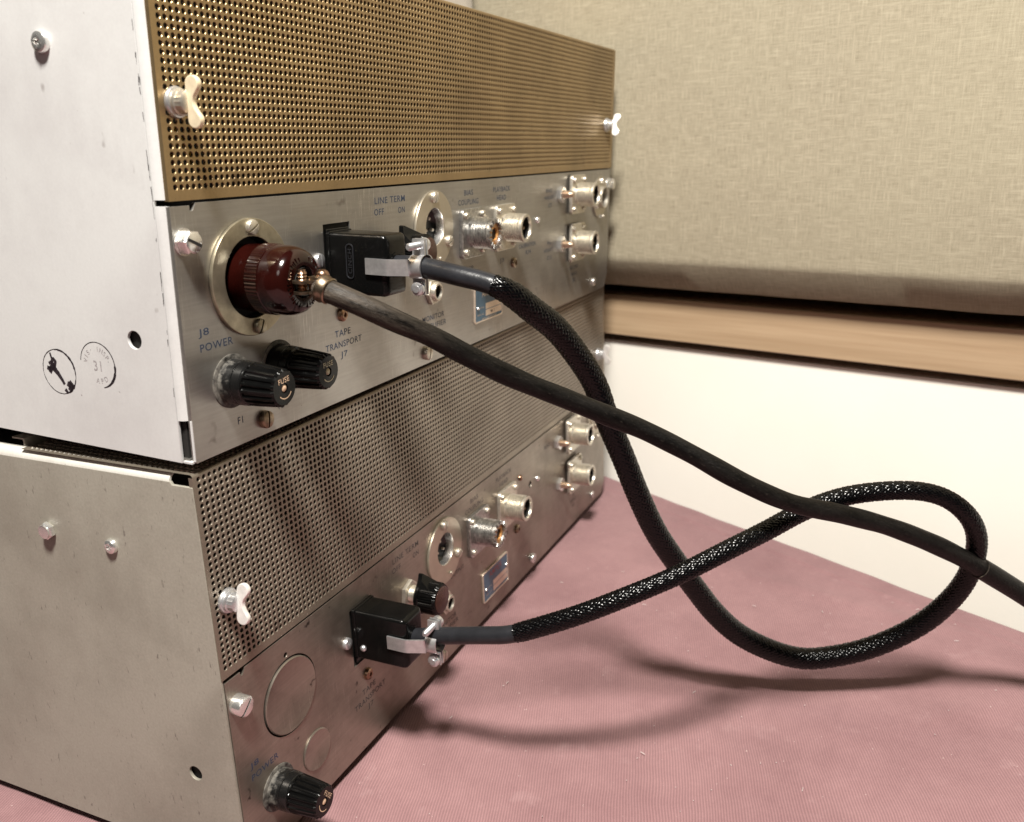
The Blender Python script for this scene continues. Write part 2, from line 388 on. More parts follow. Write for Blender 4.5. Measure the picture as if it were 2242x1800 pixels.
ME['slot_m'] = slot_screw(2.7, 1.9); ME['slot_s'] = slot_screw(1.75, 1.5); ME['slot_l'] = slot_screw(3.3, 2.4, False, 0.24)
ME['fillister'] = slot_screw(4.1, 5.2, True, 0.22, 0.2)
ME['cross_m'] = cross_screw(2.9, 1.9); ME['cross_l'] = cross_screw(3.4, 2.3); ME['hex_m'] = hex_screw(4.1, 4.4)
ME['hexbolt_side'] = MB().prism(circle(0, 0, 3.5, 6, 0.4), 0, 2.3, None, 0.5).lathe([(2.6, 2.2), (2.7, 2.9), (2.0, 3.0)], 22).mesh('screw')
ME['rivet'] = MB().lathe([(1.9, 0), (1.9, 0.5), (1.6, 1.2), (0.9, 1.7), (0.0, 1.85)], 20, None, False).mesh('rivet')
ME['rivet_s'] = MB().lathe([(0.95, 0), (0.95, 0.3), (0.7, 0.8), (0.0, 1.0)], 14, None, False).mesh('rivet')

# ------------------------------------------------------------------ electronics unit
UW, ZB, ZT, DEP = 430.0, -86.0, 80.0, 200.0
PX, PZ, HR = 2.62, 2.45, 0.86
def perforated(name, XL, r0):
    t = 0.9; n = 12
    cols = int((UW - 3.3 - r0) / PX); rows = 31; z0 = 2.9
    V = []; F = []
    sq = []
    for k in range(n):
        a = 2 * pi * (k + 0.5) / n; c_, s_ = cos(a), sin(a); m_ = max(abs(c_), abs(s_)); sq.append((c_ / m_, s_ / m_))
    # 12 points on the cell border, snapped to corners where they are nearest
    sqp = []
    for k in range(4):
        for u in (-1, -1 / 3, 1 / 3): 
            p = [(1, u), (-u, 1), (-1, -u), (u, -1)][k]; sqp.append(p)
    ang = [math.atan2(p[1], p[0]) for p in sqp]
    ci = [(cos(a), sin(a)) for a in ang]
    def cell(ox, oz, fr, flip=False):
        b = len(V)
        for p in sqp: V.append(fr(ox + p[0] * PX / 2, oz + p[1] * PZ / 2, 0))
        for q in ci: V.append(fr(ox + q[0] * (HR + 0.14), oz + q[1] * (HR + 0.14), 0))
        for q in ci: V.append(fr(ox + q[0] * HR, oz + q[1] * HR, -0.16))
        for q in ci: V.append(fr(ox + q[0] * HR, oz + q[1] * HR, -t))
        for k in range(n):
            k2 = (k + 1) % n
            for z_ in (0, n, 2 * n): F.append((b + z_ + k, b + z_ + k2, b + z_ + n + k2, b + z_ + n + k))
    rear = lambda a, b_, c: (a, -c, b_)
    for i in range(cols):
        for j in range(rows):
            cell(r0 + PX / 2 + i * PX, z0 + PZ / 2 + j * PZ, rear)
    xe = r0 + cols * PX; ze = z0 + rows * PZ
    def quad(fr, a0, a1, b0, b1, c=0):
        b = len(V); V.extend([fr(a0, b0, c), fr(a1, b0, c), fr(a1, b1, c), fr(a0, b1, c)]); F.append((b, b + 1, b + 2, b + 3))
    quad(rear, XL, r0, 0, ze); quad(rear, xe, UW, 0, ze); quad(rear, r0, xe, 0, z0)
    # folded edge at the top, then the top sheet
    R = ZT - ze; prev = None; seg = 5
    for s in range(seg + 1):
        a = pi / 2 * s / seg; y = R - R * cos(a); z = ze + R * sin(a)
        if prev is not None:
            b = len(V); V.extend([(XL, prev[0], prev[1]), (UW, prev[0], prev[1]), (UW, y, z), (XL, y, z)]); F.append((b, b + 1, b + 2, b + 3))
        prev = (y, z)
    top = lambda a, b_, c: (a, b_, ZT + c)
    y0 = R; tc = 26; tr = int((84 - R) / PZ)
    quad(top, XL - 0.05, 1.6, y0, 84)
    for i in range(tc):
        for j in range(tr): cell(1.6 + PX / 2 + i * PX, y0 + PZ / 2 + j * PZ, top)
    quad(top, 1.6 + tc * PX, UW, y0, 84); quad(top, 1.6, 1.6 + tc * PX, y0 + tr * PZ, 84)
    # lower and side returns of the folded sheet
    V.extend([(XL, 0, 0), (UW, 0, 0), (UW, 2.2, 0), (XL, 2.2, 0)]); b = len(V) - 4; F.append((b, b + 1, b + 2, b + 3))
    for x in (XL, UW):
        V.extend([(x, 0, 0), (x, 1.8, 0), (x, 1.8, ze), (x, 0, ze)]); b = len(V) - 4; F.append((b, b + 1, b + 2, b + 3))
    me = bpy.data.meshes.new(name)
    me.from_pydata([(x * MM, y * MM, z * MM) for x, y, z in V], [], F); me.update()
    return me
ME['cover_U'] = perforated('perforated_cover', 1.5, 3.45); ME['cover_L'] = perforated('perforated_cover', 0.35, 1.75)

def side_mesh(edge=4.95):
    """left side: sheet with rounded flanges along the rear and the top, notches cut at the corners, one real hole"""
    # frame a = -y, b = z, c = out
    outer = [(-DEP, ZB), (-edge, ZB), (-edge, ZT - 4.6), (-9.5, ZT - 4.6), (-10.2, ZT - 3.5), (-DEP, ZT - 3.5)]
    me = plate('side_panel', outer, [circle(-20, -45.1, 3.1, 28)], 1.2, 0.12)
    me.transform(SIDE @ Matrix.Translation((0, 0, -1.2 * MM)))
    return me
def flange_mesh(which):
    mb = MB(); R = 4.0; n = 8
    def arc(pts_fun, s0, s1):
        vs = []; fs = []
        for rr in (R, R - 0.9):
            for s in (s0, s1):
                for k in range(n + 1):
                    a = pi / 2 * k / n; vs.append(pts_fun(rr, a, s))
        m = n + 1
        for k in range(n):
            fs.append((k, k + 1, m + k + 1, m + k)); fs.append((2 * m + k, 3 * m + k, 3 * m + k + 1, 2 * m + k + 1))
            fs.append((k, 2 * m + k, 2 * m + k + 1, k + 1)); fs.append((m + k, m + k + 1, 3 * m + k + 1, 3 * m + k))
        fs.append((n, 2 * m + n, 3 * m + n, m + n)); fs.append((0, m, 3 * m, 2 * m))
        mb.add(vs, fs)
    if which == 'rear':   # rounds from the side face to the rear face, stopping above the corner notch
        arc(lambda r, a, s: (R - r * cos(a), R + 0.6 - r * sin(a), s), ZB + 15.0, -1.5)
        arc(lambda r, a, s: (R - r * cos(a), R + 0.6 - r * sin(a), s), 0.4, ZT - 5)
        mb.box(1.15, 1.5, -0.1, 0.7, ZB + 0.8, ZB + 15)          # bright edge of the sheet beside the notch
        mb.box(0.2, 2.6, 0.6, 4.4, ZB + 0.1, ZB + 0.8)          # lip below it
    else:                 # rounds from the side face to the top
        arc(lambda r, a, s: (R - r * cos(a), s, ZT - 4.2 + r * sin(a)), 10.5, DEP)
    return mb.mesh('edge_flange')
ME['side'] = side_mesh(); ME['side_sharp'] = side_mesh(0.3); ME['flange_rear'] = flange_mesh('rear'); ME['flange_top'] = flange_mesh('top')

HOLES = dict(power=(35.5, -27.7), f1=(22, -62), f2=(47, -62), socket=(79, 97, -41.3, -13.1), sw=(128, -28), xlr=(165.5, -21.5), jack=(162.8, -51.2),
             j9=(204.5, -27), j3=(244, -27.2), r1=(355, -15), r2=(356, -46), r3=(405, -19.5))
def panel_mesh(unit):
    outer = [(1.4, ZB + 0.5), (1.9, ZB), (UW - 8.5, ZB), (UW - 1.5, ZB + 9), (UW - 1.5, -0.9), (12.3, -0.9), (12.3, -1.3), (11.0, -3.3), (9.8, -3.3), (9.8, -1.6), (1.4, -1.6)]
    h = [circle(35.5, -27.7, 16.6 if unit == 'L' else 15.0, 56), circle(22, -62, 6.6, 28)]
    h.append(circle(47, -62, 6.6, 32))
    x0, x1, y0, y1 = HOLES['socket']; h.append([(x0, y0), (x1, y0), (x1, y1), (x0, y1)])
    h.append(circle(165.5, -20.5, 9.6, 32)); h.append(circle(405, -19.5, 7.5, 24))
    if unit == 'L':
        h.append(circle(35.2, -9.2, 1.1, 16)); h.append(circle(281.5, -27.3, 2.3, 20))
    me = plate('rear_panel', outer, h, 1.6, 0.1)
    me.transform(PANEL @ Matrix.Translation((0, 0, -1.6 * MM)))
    return me

def thread_barrel(r, rin, h0, h1, pitch, crown=False, n=40):
    mb = MB(); p = [(r * 0.93, h0), (r * 0.93, h0 + 1.2)]
    z = h0 + 1.2; 
    while z < h1 - 2.0:
        p += [(r, z + pitch * 0.35), (r, z + pitch * 0.5), (r * 0.90, z + pitch * 0.85)]; z += pitch
    p += [(r * 0.985, h1 - 1.6), (r * 0.985, h1 - 0.2), (r * 0.96, h1), (rin * 1.02, h1), (rin, h1 - 0.3), (rin, h1 - 9.5)]
    mb.lathe(p, n, None, False)
    vs = [(rin * cos(2 * pi * k / n), rin * sin(2 * pi * k / n), h1 - 9.4) for k in range(n)]
    mb.add(vs, [tuple(range(n))])
    if crown:
        for k in range(16):
            mb.box(r * 0.74, r * 0.99, -0.72, 0.72, h1 - 0.4, h1 + 1.0, 0.1, Matrix.Rotation(2 * pi * k / 16, 4, 'Z'))
    return mb.mesh('barrel')
ME['coax_flange'] = plate('coaxial_socket', rrect(-12.4, 12.4, -12.4, 12.4, 2.6), [], 2.2, 0.25)
ME['coax_barrel'] = thread_barrel(7.8, 5.9, 2.0, 14.4, 1.35)
ME['coax_crown'] = thread_barrel(7.8, 6.0, 2.0, 14.2, 1.35, True)
ME['coax_core'] = MB().lathe([(5.7, 4), (5.7, 13.6), (3.3, 13.9), (3.2, 12.6)], 30).mesh('insulator')
ME['coax_bore'] = MB().lathe([(5.84, 13.3), (5.84, 5.3)], 30, None, False).lathe([(5.8, 5.1), (5.8, 5.4)], 30).mesh('bore')  # black lining added over the nickel wall, stands in for shade inside
ME['coax_eye'] = MB().lathe([(3.15, 12.5), (3.15, 12.75)], 24).mesh('bore')
ME['pin'] = MB().lathe([(0.9, 0), (0.9, 7), (0.4, 7.6)], 12).mesh('pin')
def coax(parent, a, b, mat, crown=False, lift=0.0):
    f = put('coaxial_socket', ME['coax_flange'], mat, parent, on_panel(a, b, lift))
    ctr = I()
    put('barrel', ME['coax_crown' if crown else 'coax_barrel'], mat, f, ctr)
    if crown:
        put('insulator', ME['coax_core'], 'ptfe', f, ctr); put('bore', ME['coax_eye'], 'dark', f, ctr)
    else:
        put('bore', ME['coax_bore'], 'dark', f, ctr)
        put('pin', ME['pin'], 'tarnished', f, Matrix.Translation((0, 0, 5.4 * MM)))
    for sx in (-1, 1):
        for sy in (-1, 1):
            put('screw', ME['slot_s'], 'nickel', f, Matrix.Translation((sx * 9.2 * MM, sy * 9.2 * MM, 2.2 * MM)) @ Matrix.Rotation(random.uniform(0, pi), 4, 'Z'))
    return f

def fuse_cap():
    mb = MB(); n = 120
    def flute(a, h): return 1 + (0.045 if h > 10.2 and h < 22.2 else 0) * max(-1, min(1, 2.2 * cos(18 * a)))
    mb.lathe([(7.3, 9.3), (7.5, 9.6), (7.5, 10.1), (7.25, 10.3), (7.0, 14), (6.7, 18), (6.35, 21.7), (5.8, 22.5), (1.7, 22.6), (1.6, 21.8)], n, None, True, flute)
    return mb.mesh('cap', 25)
ME['fuse_body'] = MB().lathe([(9.0, 0), (9.0, 0.35), (7.9, 0.5), (7.9, 5.6), (7.6, 5.8), (7.6, 6.1), (7.9, 6.3), (7.7, 9.0), (7.2, 9.5)], 44).mesh('fuse_holder')
ME['fuse_cap'] = fuse_cap()
ME['fuse_washer'] = MB().lathe([(9.6, 0), (9.6, 0.3), (9.3, 0.45)], 40).mesh('washer')
ME['fuse_eye'] = MB().lathe([(1.25, 21.6), (1.25, 22.3), (0.8, 22.5)], 16).mesh('contact')
T_FUSE = text_mesh('FUSE', 1.9, 5.6, 22.66)
def arc_strip(r0, r1, a0, a1, h, n=16):
    mb = MB(); vs = []
    for k in range(n + 1):
        a = a0 + (a1 - a0) * k / n
        vs += [(r0 * cos(a), r0 * sin(a), h), (r1 * cos(a), r1 * sin(a), h)]
    return mb.add(vs, [(2 * k, 2 * k + 1, 2 * k + 3, 2 * k + 2) for k in range(n)]).mesh('mark', 0)
ME['fuse_arc'] = arc_strip(3.4, 3.75, radians(215), radians(325), 22.67)
def fuse(parent, a, b, dusty, ink, rot=0):
    f = put('fuse_holder', ME['fuse_body'], 'black_dusty' if dusty else 'black', parent, on_panel(a, b, 0, rot))
    put('washer', ME['fuse_washer'], 'black_dusty', f, I())
    put('cap', ME['fuse_cap'], 'black', f, I()); put('contact', ME['fuse_eye'], ink, f, I())
    put('lettering', T_FUSE, ink, f, Matrix.Translation((0, 2.9 * MM, 0))); put('mark', ME['fuse_arc'], ink, f, I())
    return f

ME['wing_washer'] = MB().lathe([(4.7, 0), (4.8, 0.5), (4.5, 1.2), (3.4, 1.5)], 32).mesh('washer')
ME['wing_collar'] = MB().lathe([(3.9, 1.4), (4.0, 1.9), (4.0, 2.5), (3.5, 2.8), (3.4, 5.2), (2.6, 5.7)], 36, None, True, lambda a, h: 1 + (0.02 * (1 if cos(18 * a) > 0 else -1) if 2.7 < h < 5.3 else 0)).mesh('wing_screw')
def wing_mesh():
    # outline in (c, b): c out of the panel, b up
    pts = []
    for k in range(13):
        a = radians(-50 + 220 * k / 12); pts.append((7.7 + 2.55 * cos(a), 5.2 + 2.5 * sin(a)))
    pts += [(5.1, 3.4), (5.0, 1.2), (5.0, -1.2), (5.1, -3.4)]
    for k in range(13):
        a = radians(-170 + 220 * k / 12); pts.append((7.7 + 2.55 * cos(a), -5.2 + 2.5 * sin(a)))
    pts += [(8.3, -2.0), (7.75, -0.8), (7.75, 0.8), (8.3, 2.0)]
    me = plate('wing', [(p[0], p[1]) for p in pts], [], 1.9, 0.35)
    # (c,b,thickness) -> panel frame (x=thickness, y=b, z=c)
    me.transform(Matrix(((0, 0, 1, -0.95 * MM), (0, 1, 0, 0), (1, 0, 0, 0), (0, 0, 0, 1))))
    me.flip_normals(); return me
ME['wing'] = wing_mesh()
def wing_screw(parent, a, b, mat, rot):
    f = put('wing_screw', ME['wing_collar'], 'steel' if mat == 'wing_white' else 'nickel', parent, on_panel(a, b, 0.1, rot))
    put('washer', ME['wing_washer'], 'steel', f, I()); put('wing', ME['wing'], mat, f, I())

def knob_mesh():
    mb = MB(); n = 160
    mb.lathe([(8.3, 7.6), (8.7, 8.0), (8.7, 9.6), (8.0, 10.2)], 48)
    mb.lathe([(8.1, 9.8), (7.95, 17.6), (7.3, 18.9), (5.9, 19.2), (5.7, 18.95)], n, None, True, lambda a, h: 1 + (0.018 * (1 if cos(40 * a) > 0 else -1) if h < 18 else 0))
    # pointer: a tapering wedge
    poly = [(-5.2, 6.6), (5.2, 6.6), (2.0, 9.6), (0.5, 12.6), (-0.5, 12.6), (-2.0, 9.6)]
    vs = [(x, y, 7.7) for x, y in poly] + [(x * 0.85, y if y > 7 else 6.6, 9.8 if y > 7 else 15.5) for x, y in poly]
    fs = [tuple(reversed(range(6))), tuple(range(6, 12))] + [(k, (k + 1) % 6, 6 + (k + 1) % 6, 6 + k) for k in range(6)]
    mb.add(vs, fs); return mb.mesh('knob', 25)
ME['knob'] = knob_mesh()
ME['knob_face'] = MB().lathe([(6.6, 18.9), (6.6, 19.35), (6.3, 19.5)], 40).mesh('knob_face')
ME['sw_nut'] = nut(7.2, 2.2, 0.35, 0.62)
ME['sw_bush'] = MB().lathe([(4.4, 0)] + [q for k in range(7) for q in ((4.5, 0.5 + k), (4.2, 1.0 + k))] + [(4.0, 7.4), (3.0, 7.6), (3.0, 9)], 28).mesh('bushing')
ME['jack_nut'] = nut(6.5, 2.2, 0.1, 0.66)
ME['jack_bush'] = MB().lathe([(4.6, 0), (4.6, 3.6), (4.2, 4.2), (3.3, 4.2), (3.25, 3.8), (3.25, -3)], 28, None, False).mesh('bushing')
ME['jack_back'] = MB().lathe([(3.2, 3.0), (3.2, -3)], 24, None, False).lathe([(3.2, -3.2), (3.2, -2.8)], 20).mesh('bore')
ME['xlr_plate'] = plate('audio_socket', circle(0, 0, 18.1, 64), [circle(0, 1.2, 8.8, 40)], 1.3, 0.2)
ME['xlr_shell'] = MB().lathe([(9.3, 0), (9.3, 0.9), (8.75, 0.9), (8.6, 0.4), (8.6, -7.5)], 40, None, False).mesh('shell')
ME['xlr_back'] = MB().lathe([(8.45, -8.0), (8.45, -3.2)], 32).mesh('insert')
ME['xlr_pin'] = MB().lathe([(0.75, -4), (0.75, -1.9), (0.4, -1.5)], 12).mesh('pin')
ME['latch'] = MB().box(-2.2, 2.2, -1.0, 1.0, 0, 2.6, 0.3).lathe([(1.3, 2.4), (1.2, 3.4)], 14).mesh('latch')
ME['xlr2_plate'] = plate('audio_socket', circle(0, 0, 14.4, 56), [circle(0, 0, 7.0, 32)], 1.3, 0.2)
ME['xlr2_rim'] = MB().lathe([(7.6, 0.8), (7.6, 4.4), (7.0, 4.8), (6.6, 4.4), (6.6, -6)], 32, None, False).mesh('shell')
ME['adj_nut'] = nut(5.0, 3.2, 0.5, 0.5)
ME['adj_stud'] = MB().lathe([(2.3, 0)] + [q for k in range(5) for q in ((2.35, 3.0 + k * 0.9), (2.0, 3.45 + k * 0.9))] + [(1.7, 7.8), (1.6, 9.6), (1.2, 9.9)], 20).mesh('stud')
ME['pwr_plate'] = plate('mounting_plate', circle(0, 0, 20.4, 72), [circle(0, 0, 14.2, 48)], 1.5, 0.25)
ME['pwr_well'] = MB().lathe([(14.9, -0.4), (14.6, 0.9), (14.0, 0.2), (13.8, -6)], 48, None, False).lathe([(14.5, -6.4), (14.5, -5.8)], 40).mesh('socket_well')
ME['socket'] = MB().box(78.6, 97.4, -41.7, -12.7, -3.0, -0.8).mesh('connector_socket')
ME['socket_rim'] = MB().box(80.5, 95.7, -39.6, -15.0, -1.0, 0.5, 0.3).mesh('insert')
ME['knock_l'] = MB().lathe([(15.9, -0.6), (15.9, 0.3), (15.5, 0.7), (14.9, 0.6), (14.3, 0.35), (0, 0.3)], 64, None, False).mesh('blanking_disc')
ME['knock_s'] = MB().lathe([(9.1, 0.0), (9.1, 0.4), (8.75, 0.68), (8.3, 0.58), (7.9, 0.42), (0, 0.4)], 48, None, False).mesh('blanking_disc')
ME['clip'] = MB().box(3.5, 16, 85.5, 86.2, ZT - 2, ZT + 3.0).box(3.5, 16, 86.2, 92, ZT + 2.4, ZT + 3.0).mesh('cover_clip')
ME['foot'] = MB().lathe([(6, 0), (7, 0.6), (7, 4.0), (6, 4.4)], 24).mesh('foot')
ME['core'] = MB().box(3.0, UW - 3, 30, DEP - 2, ZB + 4, ZT - 8).mesh('shade_core')  # black filler added so the cover holes read as deep shade
ME['inner'] = MB().box(2.0, UW - 3, 3.2, DEP - 2, ZB + 1.5, -6, 0).mesh('shade_box')  # black filler behind the rear panel, stands in for interior shade
ME['bottom'] = MB().box(1.0, UW - 2.0, 2.2, DEP, ZB + 0.2, ZB + 1.4).mesh('bottom_plate')
def right_side():
    mb = MB(); mb.prism([(2.0, ZB), (DEP, ZB), (DEP, ZT - 1), (2.0, ZT - 1)], 0, 1.2, Matrix(((0, 0, 1, UW - 1.3), (1, 0, 0, 0), (0, 1, 0, 0), (0, 0, 0, 1))))
    return mb.mesh('right_side')
ME['right'] = right_side()
ME['front'] = MB().box(-26, UW + 26, DEP, DEP + 4.5, ZB - 4.3, ZT + 4, 0.5).mesh('front_panel')

TEXTS = [('J8', 10.6, -42.9, 3.2, 4.9), ('POWER', 16.2, -47.8, 2.7, 15.6), ('F1', 24.3, -77.0, 2.6, None), ('F2', 46.8, -77.4, 2.6, None),
         ('TAPE', 88.6, -57.4, 2.7, 11), ('TRANSPORT', 89.2, -62.1, 2.7, 25.5), ('J7', 88.8, -66.9, 3.2, 4.8),
         ('LINE TERM', 128.3, -6.2, 2.7, 24.4), ('OFF', 119.2, -10.9, 2.7, 7.6), ('ON', 137.4, -11.1, 2.7, 5.6),
         ('BIAS', 202.8, -6.8, 2.7, 9.6), ('COUPLING', 202.6, -11.4, 2.7, 22.4), ('J9', 204.9, -45.6, 3.1, 5.2),
         ('PLAYBACK', 242.4, -6.8, 2.7, 21.5), ('HEAD', 242.0, -11.3, 2.7, 11.5), ('J3', 242.6, -45.8, 3.1, 5.2),
         ('CALIBRATION', 278.3, -40.6, 2.4, 25), ('R34', 279.7, -44.8, 2.4, 7.5),
         ('BIAS', 311, -10.8, 2.5, 9.5), ('ADJUST', 311, -15.3, 2.5, 15), ('C7', 313, -19.9, 2.5, 5), ('EQ', 312.5, -42.6, 2.5, 6), ('ADJUST', 311.5, -47.4, 2.5, 15), ('C13', 313, -52.0, 2.5, 7),
         ('RECORD', 358.3, -63.3, 2.4, 16), ('HEAD', 358.3, -67.7, 2.4, 11), ('J2', 358.3, -72.2, 2.9, 5),
         ('MONITOR', 164.3, -64.0, 2.6, 21.3), ('AMPLIFIER', 164.9, -68.2, 2.6, 24.0), ('OUTPUT', 176.5, -42.2, 2.3, 15.5)]
TM = [(text_mesh(t, h, wd), a, b) for t, a, b, h, wd in TEXTS]

def build_unit(u, m):
    up = u == 'U'
    root = thing('electronics_unit', 'upper electronics unit with pale side, stamped circles and gold perforated cover' if up else
                 'lower electronics unit standing on the pink cloth, dull scuffed side and grey perforated cover', 'audio unit', m, 'stacked electronics units')
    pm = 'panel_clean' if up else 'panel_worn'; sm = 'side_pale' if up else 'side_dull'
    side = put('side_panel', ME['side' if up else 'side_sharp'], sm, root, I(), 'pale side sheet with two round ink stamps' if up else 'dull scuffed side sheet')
    if up: put('edge_flange', ME['flange_rear'], sm, side, I())
    put('top_flange', ME['flange_top'], sm if up else 'flange_lit', side, I())
    put('screw', ME['cross_l' if up else 'cross_m'], 'chrome', side, on_side(43.8, 47.0, 0, 0.5))
    put('screw', ME['hexbolt_side'], 'chrome', side, on_side(76.1, 48.5, 0, 0.2))
    put('right_side', ME['right'], sm, root, I()); put('bottom_plate', ME['bottom'], pm, root, I())
    put('front_panel', ME['front'], 'side_dull', root, I())
    put('shade_core', ME['core'], 'dark', root, I()); put('shade_box', ME['inner'], 'dark', root, I())
    put('perforated_cover', ME['cover_' + u], 'cover_gold' if up else 'cover_grey', root, I(), 'gold perforated cover' if up else 'grey perforated cover')
    pan = put('rear_panel', panel_mesh(u), pm, root, I())
    put('cover_clip', ME['clip'], 'side_dull', root, I())
    if not up:
        for x, y in ((30, 30), (400, 30)): put('foot', ME['foot'], 'rubber', root, Matrix.Translation((x * MM, y * MM, (ZB - 4.2) * MM)))
    # fasteners
    wing_screw(root, 8.2, 29.2, 'wing_warm' if up else 'wing_white', radians(0 if up else -10)); wing_screw(root, 414.5, 29.4, 'wing_white', radians(-14 if up else 10))
    hs = put('screw', ME['hex_m'] if up else ME['fillister'], 'chrome', root, on_panel(5.9, -12.7, 0, radians(-25 if up else 40)))
    if up: put('slot', MB().box(-3.1, 3.1, -0.5, 0.5, 4.3, 4.79).mesh('slot'), 'dark', hs, I())
    put('screw', ME['slot_m'], 'steel', root, on_panel(74.6, -26.3, 0, 1.6)); put('screw', ME['cross_m'], 'copper_dark', root, on_panel(88.4, -49.9, 0, 0.4))
    for a, b, mm, k, rt in ((36.9, -80.2, 'tarnished', 'slot_l', 1.5), (156.6, -80.6, 'nickel', 'slot_l', 1.3), (280.0, -79.0, 'chrome', 'slot_l', 1.4), (397.5, -78.6, 'chrome', 'slot_m', 0.5), (424.0, -11.3, 'chrome', 'hex_m', 0.3)):
        put('screw', ME[k], mm, root, on_panel(a, b, 0, rt))
    put('screw', ME['cross_m'], 'tarnished', root, on_panel(258.2, -48.6, 0, 0.2)); put('rivet', ME['rivet'], 'chrome', root, on_panel(292.5, -27.2))
    if not up: put('rivet', ME['rivet'], 'copper_dark', root, on_panel(265.5, -17.0))
    # power inlet or blanking disc
    if up:
        pl = put('mounting_plate', ME['pwr_plate'], 'plate_brass', root, on_panel(35.5, -27.7, 0.05))
        put('socket_well', ME['pwr_well'], 'black', pl, I())
        put('screw', ME['slot_m'], 'nickel', pl, Matrix.Translation((0.4 * MM, 17.3 * MM, 1.5 * MM)) @ Matrix.Rotation(0.5, 4, 'Z'))
        put('screw', ME['slot_m'], 'plate_brass', pl, Matrix.Translation((0.6 * MM, -17.3 * MM, 1.3 * MM)) @ Matrix.Rotation(1.1, 4, 'Z'))
        fuse(root, 22, -62, True, 'ink_cream', 0.1); fuse(root, 47, -62, False, 'plate_brass', 0.05)
    else:
        put('blanking_disc', ME['knock_l'], pm, root, on_panel(35.5, -27.7)); put('blanking_disc', ME['knock_s'], pm, root, on_panel(47.5, -62.2))
        fuse(root, 22, -62, True, 'ink_cream', -0.9)
    s = put('connector_socket', ME['socket'], 'dark', root, on_panel(0, 0)); put('insert', ME['socket_rim'], 'black', s, I())
    # line termination switch
    k = put('switch', ME['sw_nut'], 'nickel', root, on_panel(128, -28.2)); put('bushing', ME['sw_bush'], 'nickel', k, I())
    put('knob', ME['knob'], 'black', k, Matrix.Rotation(radians(24 if up else 5), 4, 'Z')); put('knob_face', ME['knob_face'], 'brown_cap', k, I())
    # audio output socket
    x = put('audio_socket', ME['xlr_plate'], 'xlr_plate', root, on_panel(165.5, -22, 0.05))
    off = Matrix.Translation((0, 1.2 * MM, 0))
    put('shell', ME['xlr_shell'], 'chrome', x, off); put('insert', ME['xlr_back'], 'black', x, off)
    for an in (90, 210, 330): put('pin', ME['xlr_pin'], 'nickel', x, Matrix.Translation((3.6 * cos(radians(an)) * MM, (1.2 + 3.6 * sin(radians(an))) * MM, 0)))
    put('screw', ME['slot_m'], 'nickel', x, Matrix.Translation((-1.0 * MM, 15.0 * MM, 1.3 * MM)) @ Matrix.Rotation(1.2, 4, 'Z'))
    put('screw', ME['slot_m'], 'nickel', x, Matrix.Translation((12.6 * MM, -6.6 * MM, 1.3 * MM)) @ Matrix.Rotation(0.5, 4, 'Z'))
    put('latch', ME['latch'], 'nickel', x, Matrix.Translation((3.0 * MM, -14.0 * MM, 0.6 * MM)) @ Matrix.Scale(0.6, 4))
    j = put('jack_socket', ME['jack_nut'], 'nickel', root, on_panel(162.8, -51.3)); put('bushing', ME['jack_bush'], 'nickel', j, I()); put('bore', ME['jack_back'], 'dark', j, I())
    # coaxial sockets
    coax(root, 204.5, -27.0, 'nickel_worn', True); coax(root, 244.0, -27.3, 'nickel'); coax(root, 355, -15.0, 'nickel', False, 1.2); coax(root, 356.5, -46.2, 'nickel', False, 1.2)
    for a, b in ((328.2, -13.8), (330.0, -45.2)):
        n_ = put('adjuster', ME['adj_nut'], 'chrome', root, on_panel(a, b)); put('stud', ME['adj_stud'], 'copper', n_, I())
    x = put('audio_socket', ME['xlr2_plate'], 'xlr_plate', root, on_panel(405, -19.5, 0.05))
    put('shell', ME['xlr2_rim'], 'nickel', x, I()); put('insert', ME['xlr_back'], 'black', x, I())
    for an in (90, 210, 330): put('screw', ME['slot_s'], 'chrome', x, Matrix.Translation((11.3 * cos(radians(an)) * MM, 11.3 * sin(radians(an)) * MM, 1.3 * MM)))
    put('latch', ME['latch'], 'nickel', x, Matrix.Translation((0, -13.2 * MM, 0.8 * MM)))
    # nameplate
    npl = put('name_plate', plate('name_plate', rrect(207.6, 241.4, -75.4, -56.6, 0.8), [], 0.8, 0.1), 'name_blue', root, on_panel(0, 0, 0.02))
    def rect(a0, a1, b0, b1, c, mat, nm='label_field'):
        return put(nm, MB().add([(a0, b0, c), (a1, b0, c), (a1, b1, c), (a0, b1, c)], [(0, 1, 2, 3)]).mesh(nm, 0), mat, npl, I())
    rect(220.5, 240.4, -69.4, -66.2, 0.83, 'name_alloy'); rect(220.5, 240.4, -73.2, -69.8, 0.83, 'name_alloy')
    put('rim', plate('rim', rrect(207.4, 241.6, -75.6, -56.4, 0.9), [rrect(208.1, 240.9, -74.9, -57.1, 0.7)], 1.0, 0.1), 'name_alloy', npl, I())
    put('rivet', ME['rivet_s'], 'chrome', npl, Matrix.Translation((210.6 * MM, -67.6 * MM, 0.8 * MM))); put('rivet', ME['rivet_s'], 'chrome', npl, Matrix.Translation((238.8 * MM, -64.2 * MM, 0.8 * MM)))
    for t, a, b, h, wd, mt in (('AMPEX', 224.5, -60.4, 3.6, 17, 'ink_red' if not up else 'name_alloy'), ('CATALOG NO.', 214.5, -67.9, 0.9, 8, 'name_alloy'), ('SERIAL NO.', 214.5, -71.5, 0.9, 8, 'name_alloy'),
                               ('AMPEX CORPORATION', 224.5, -74.3, 0.8, 18, 'name_alloy')):
        put('lettering', text_mesh(t, h, wd, 0.84), mt, npl, Matrix.Translation((a * MM, b * MM, 0)))
    if up: put('lettering', text_mesh('M 1', 1.7, 4.5, 0.86), 'ink_dark', npl, Matrix.Translation((229 * MM, -71.5 * MM, 0)))
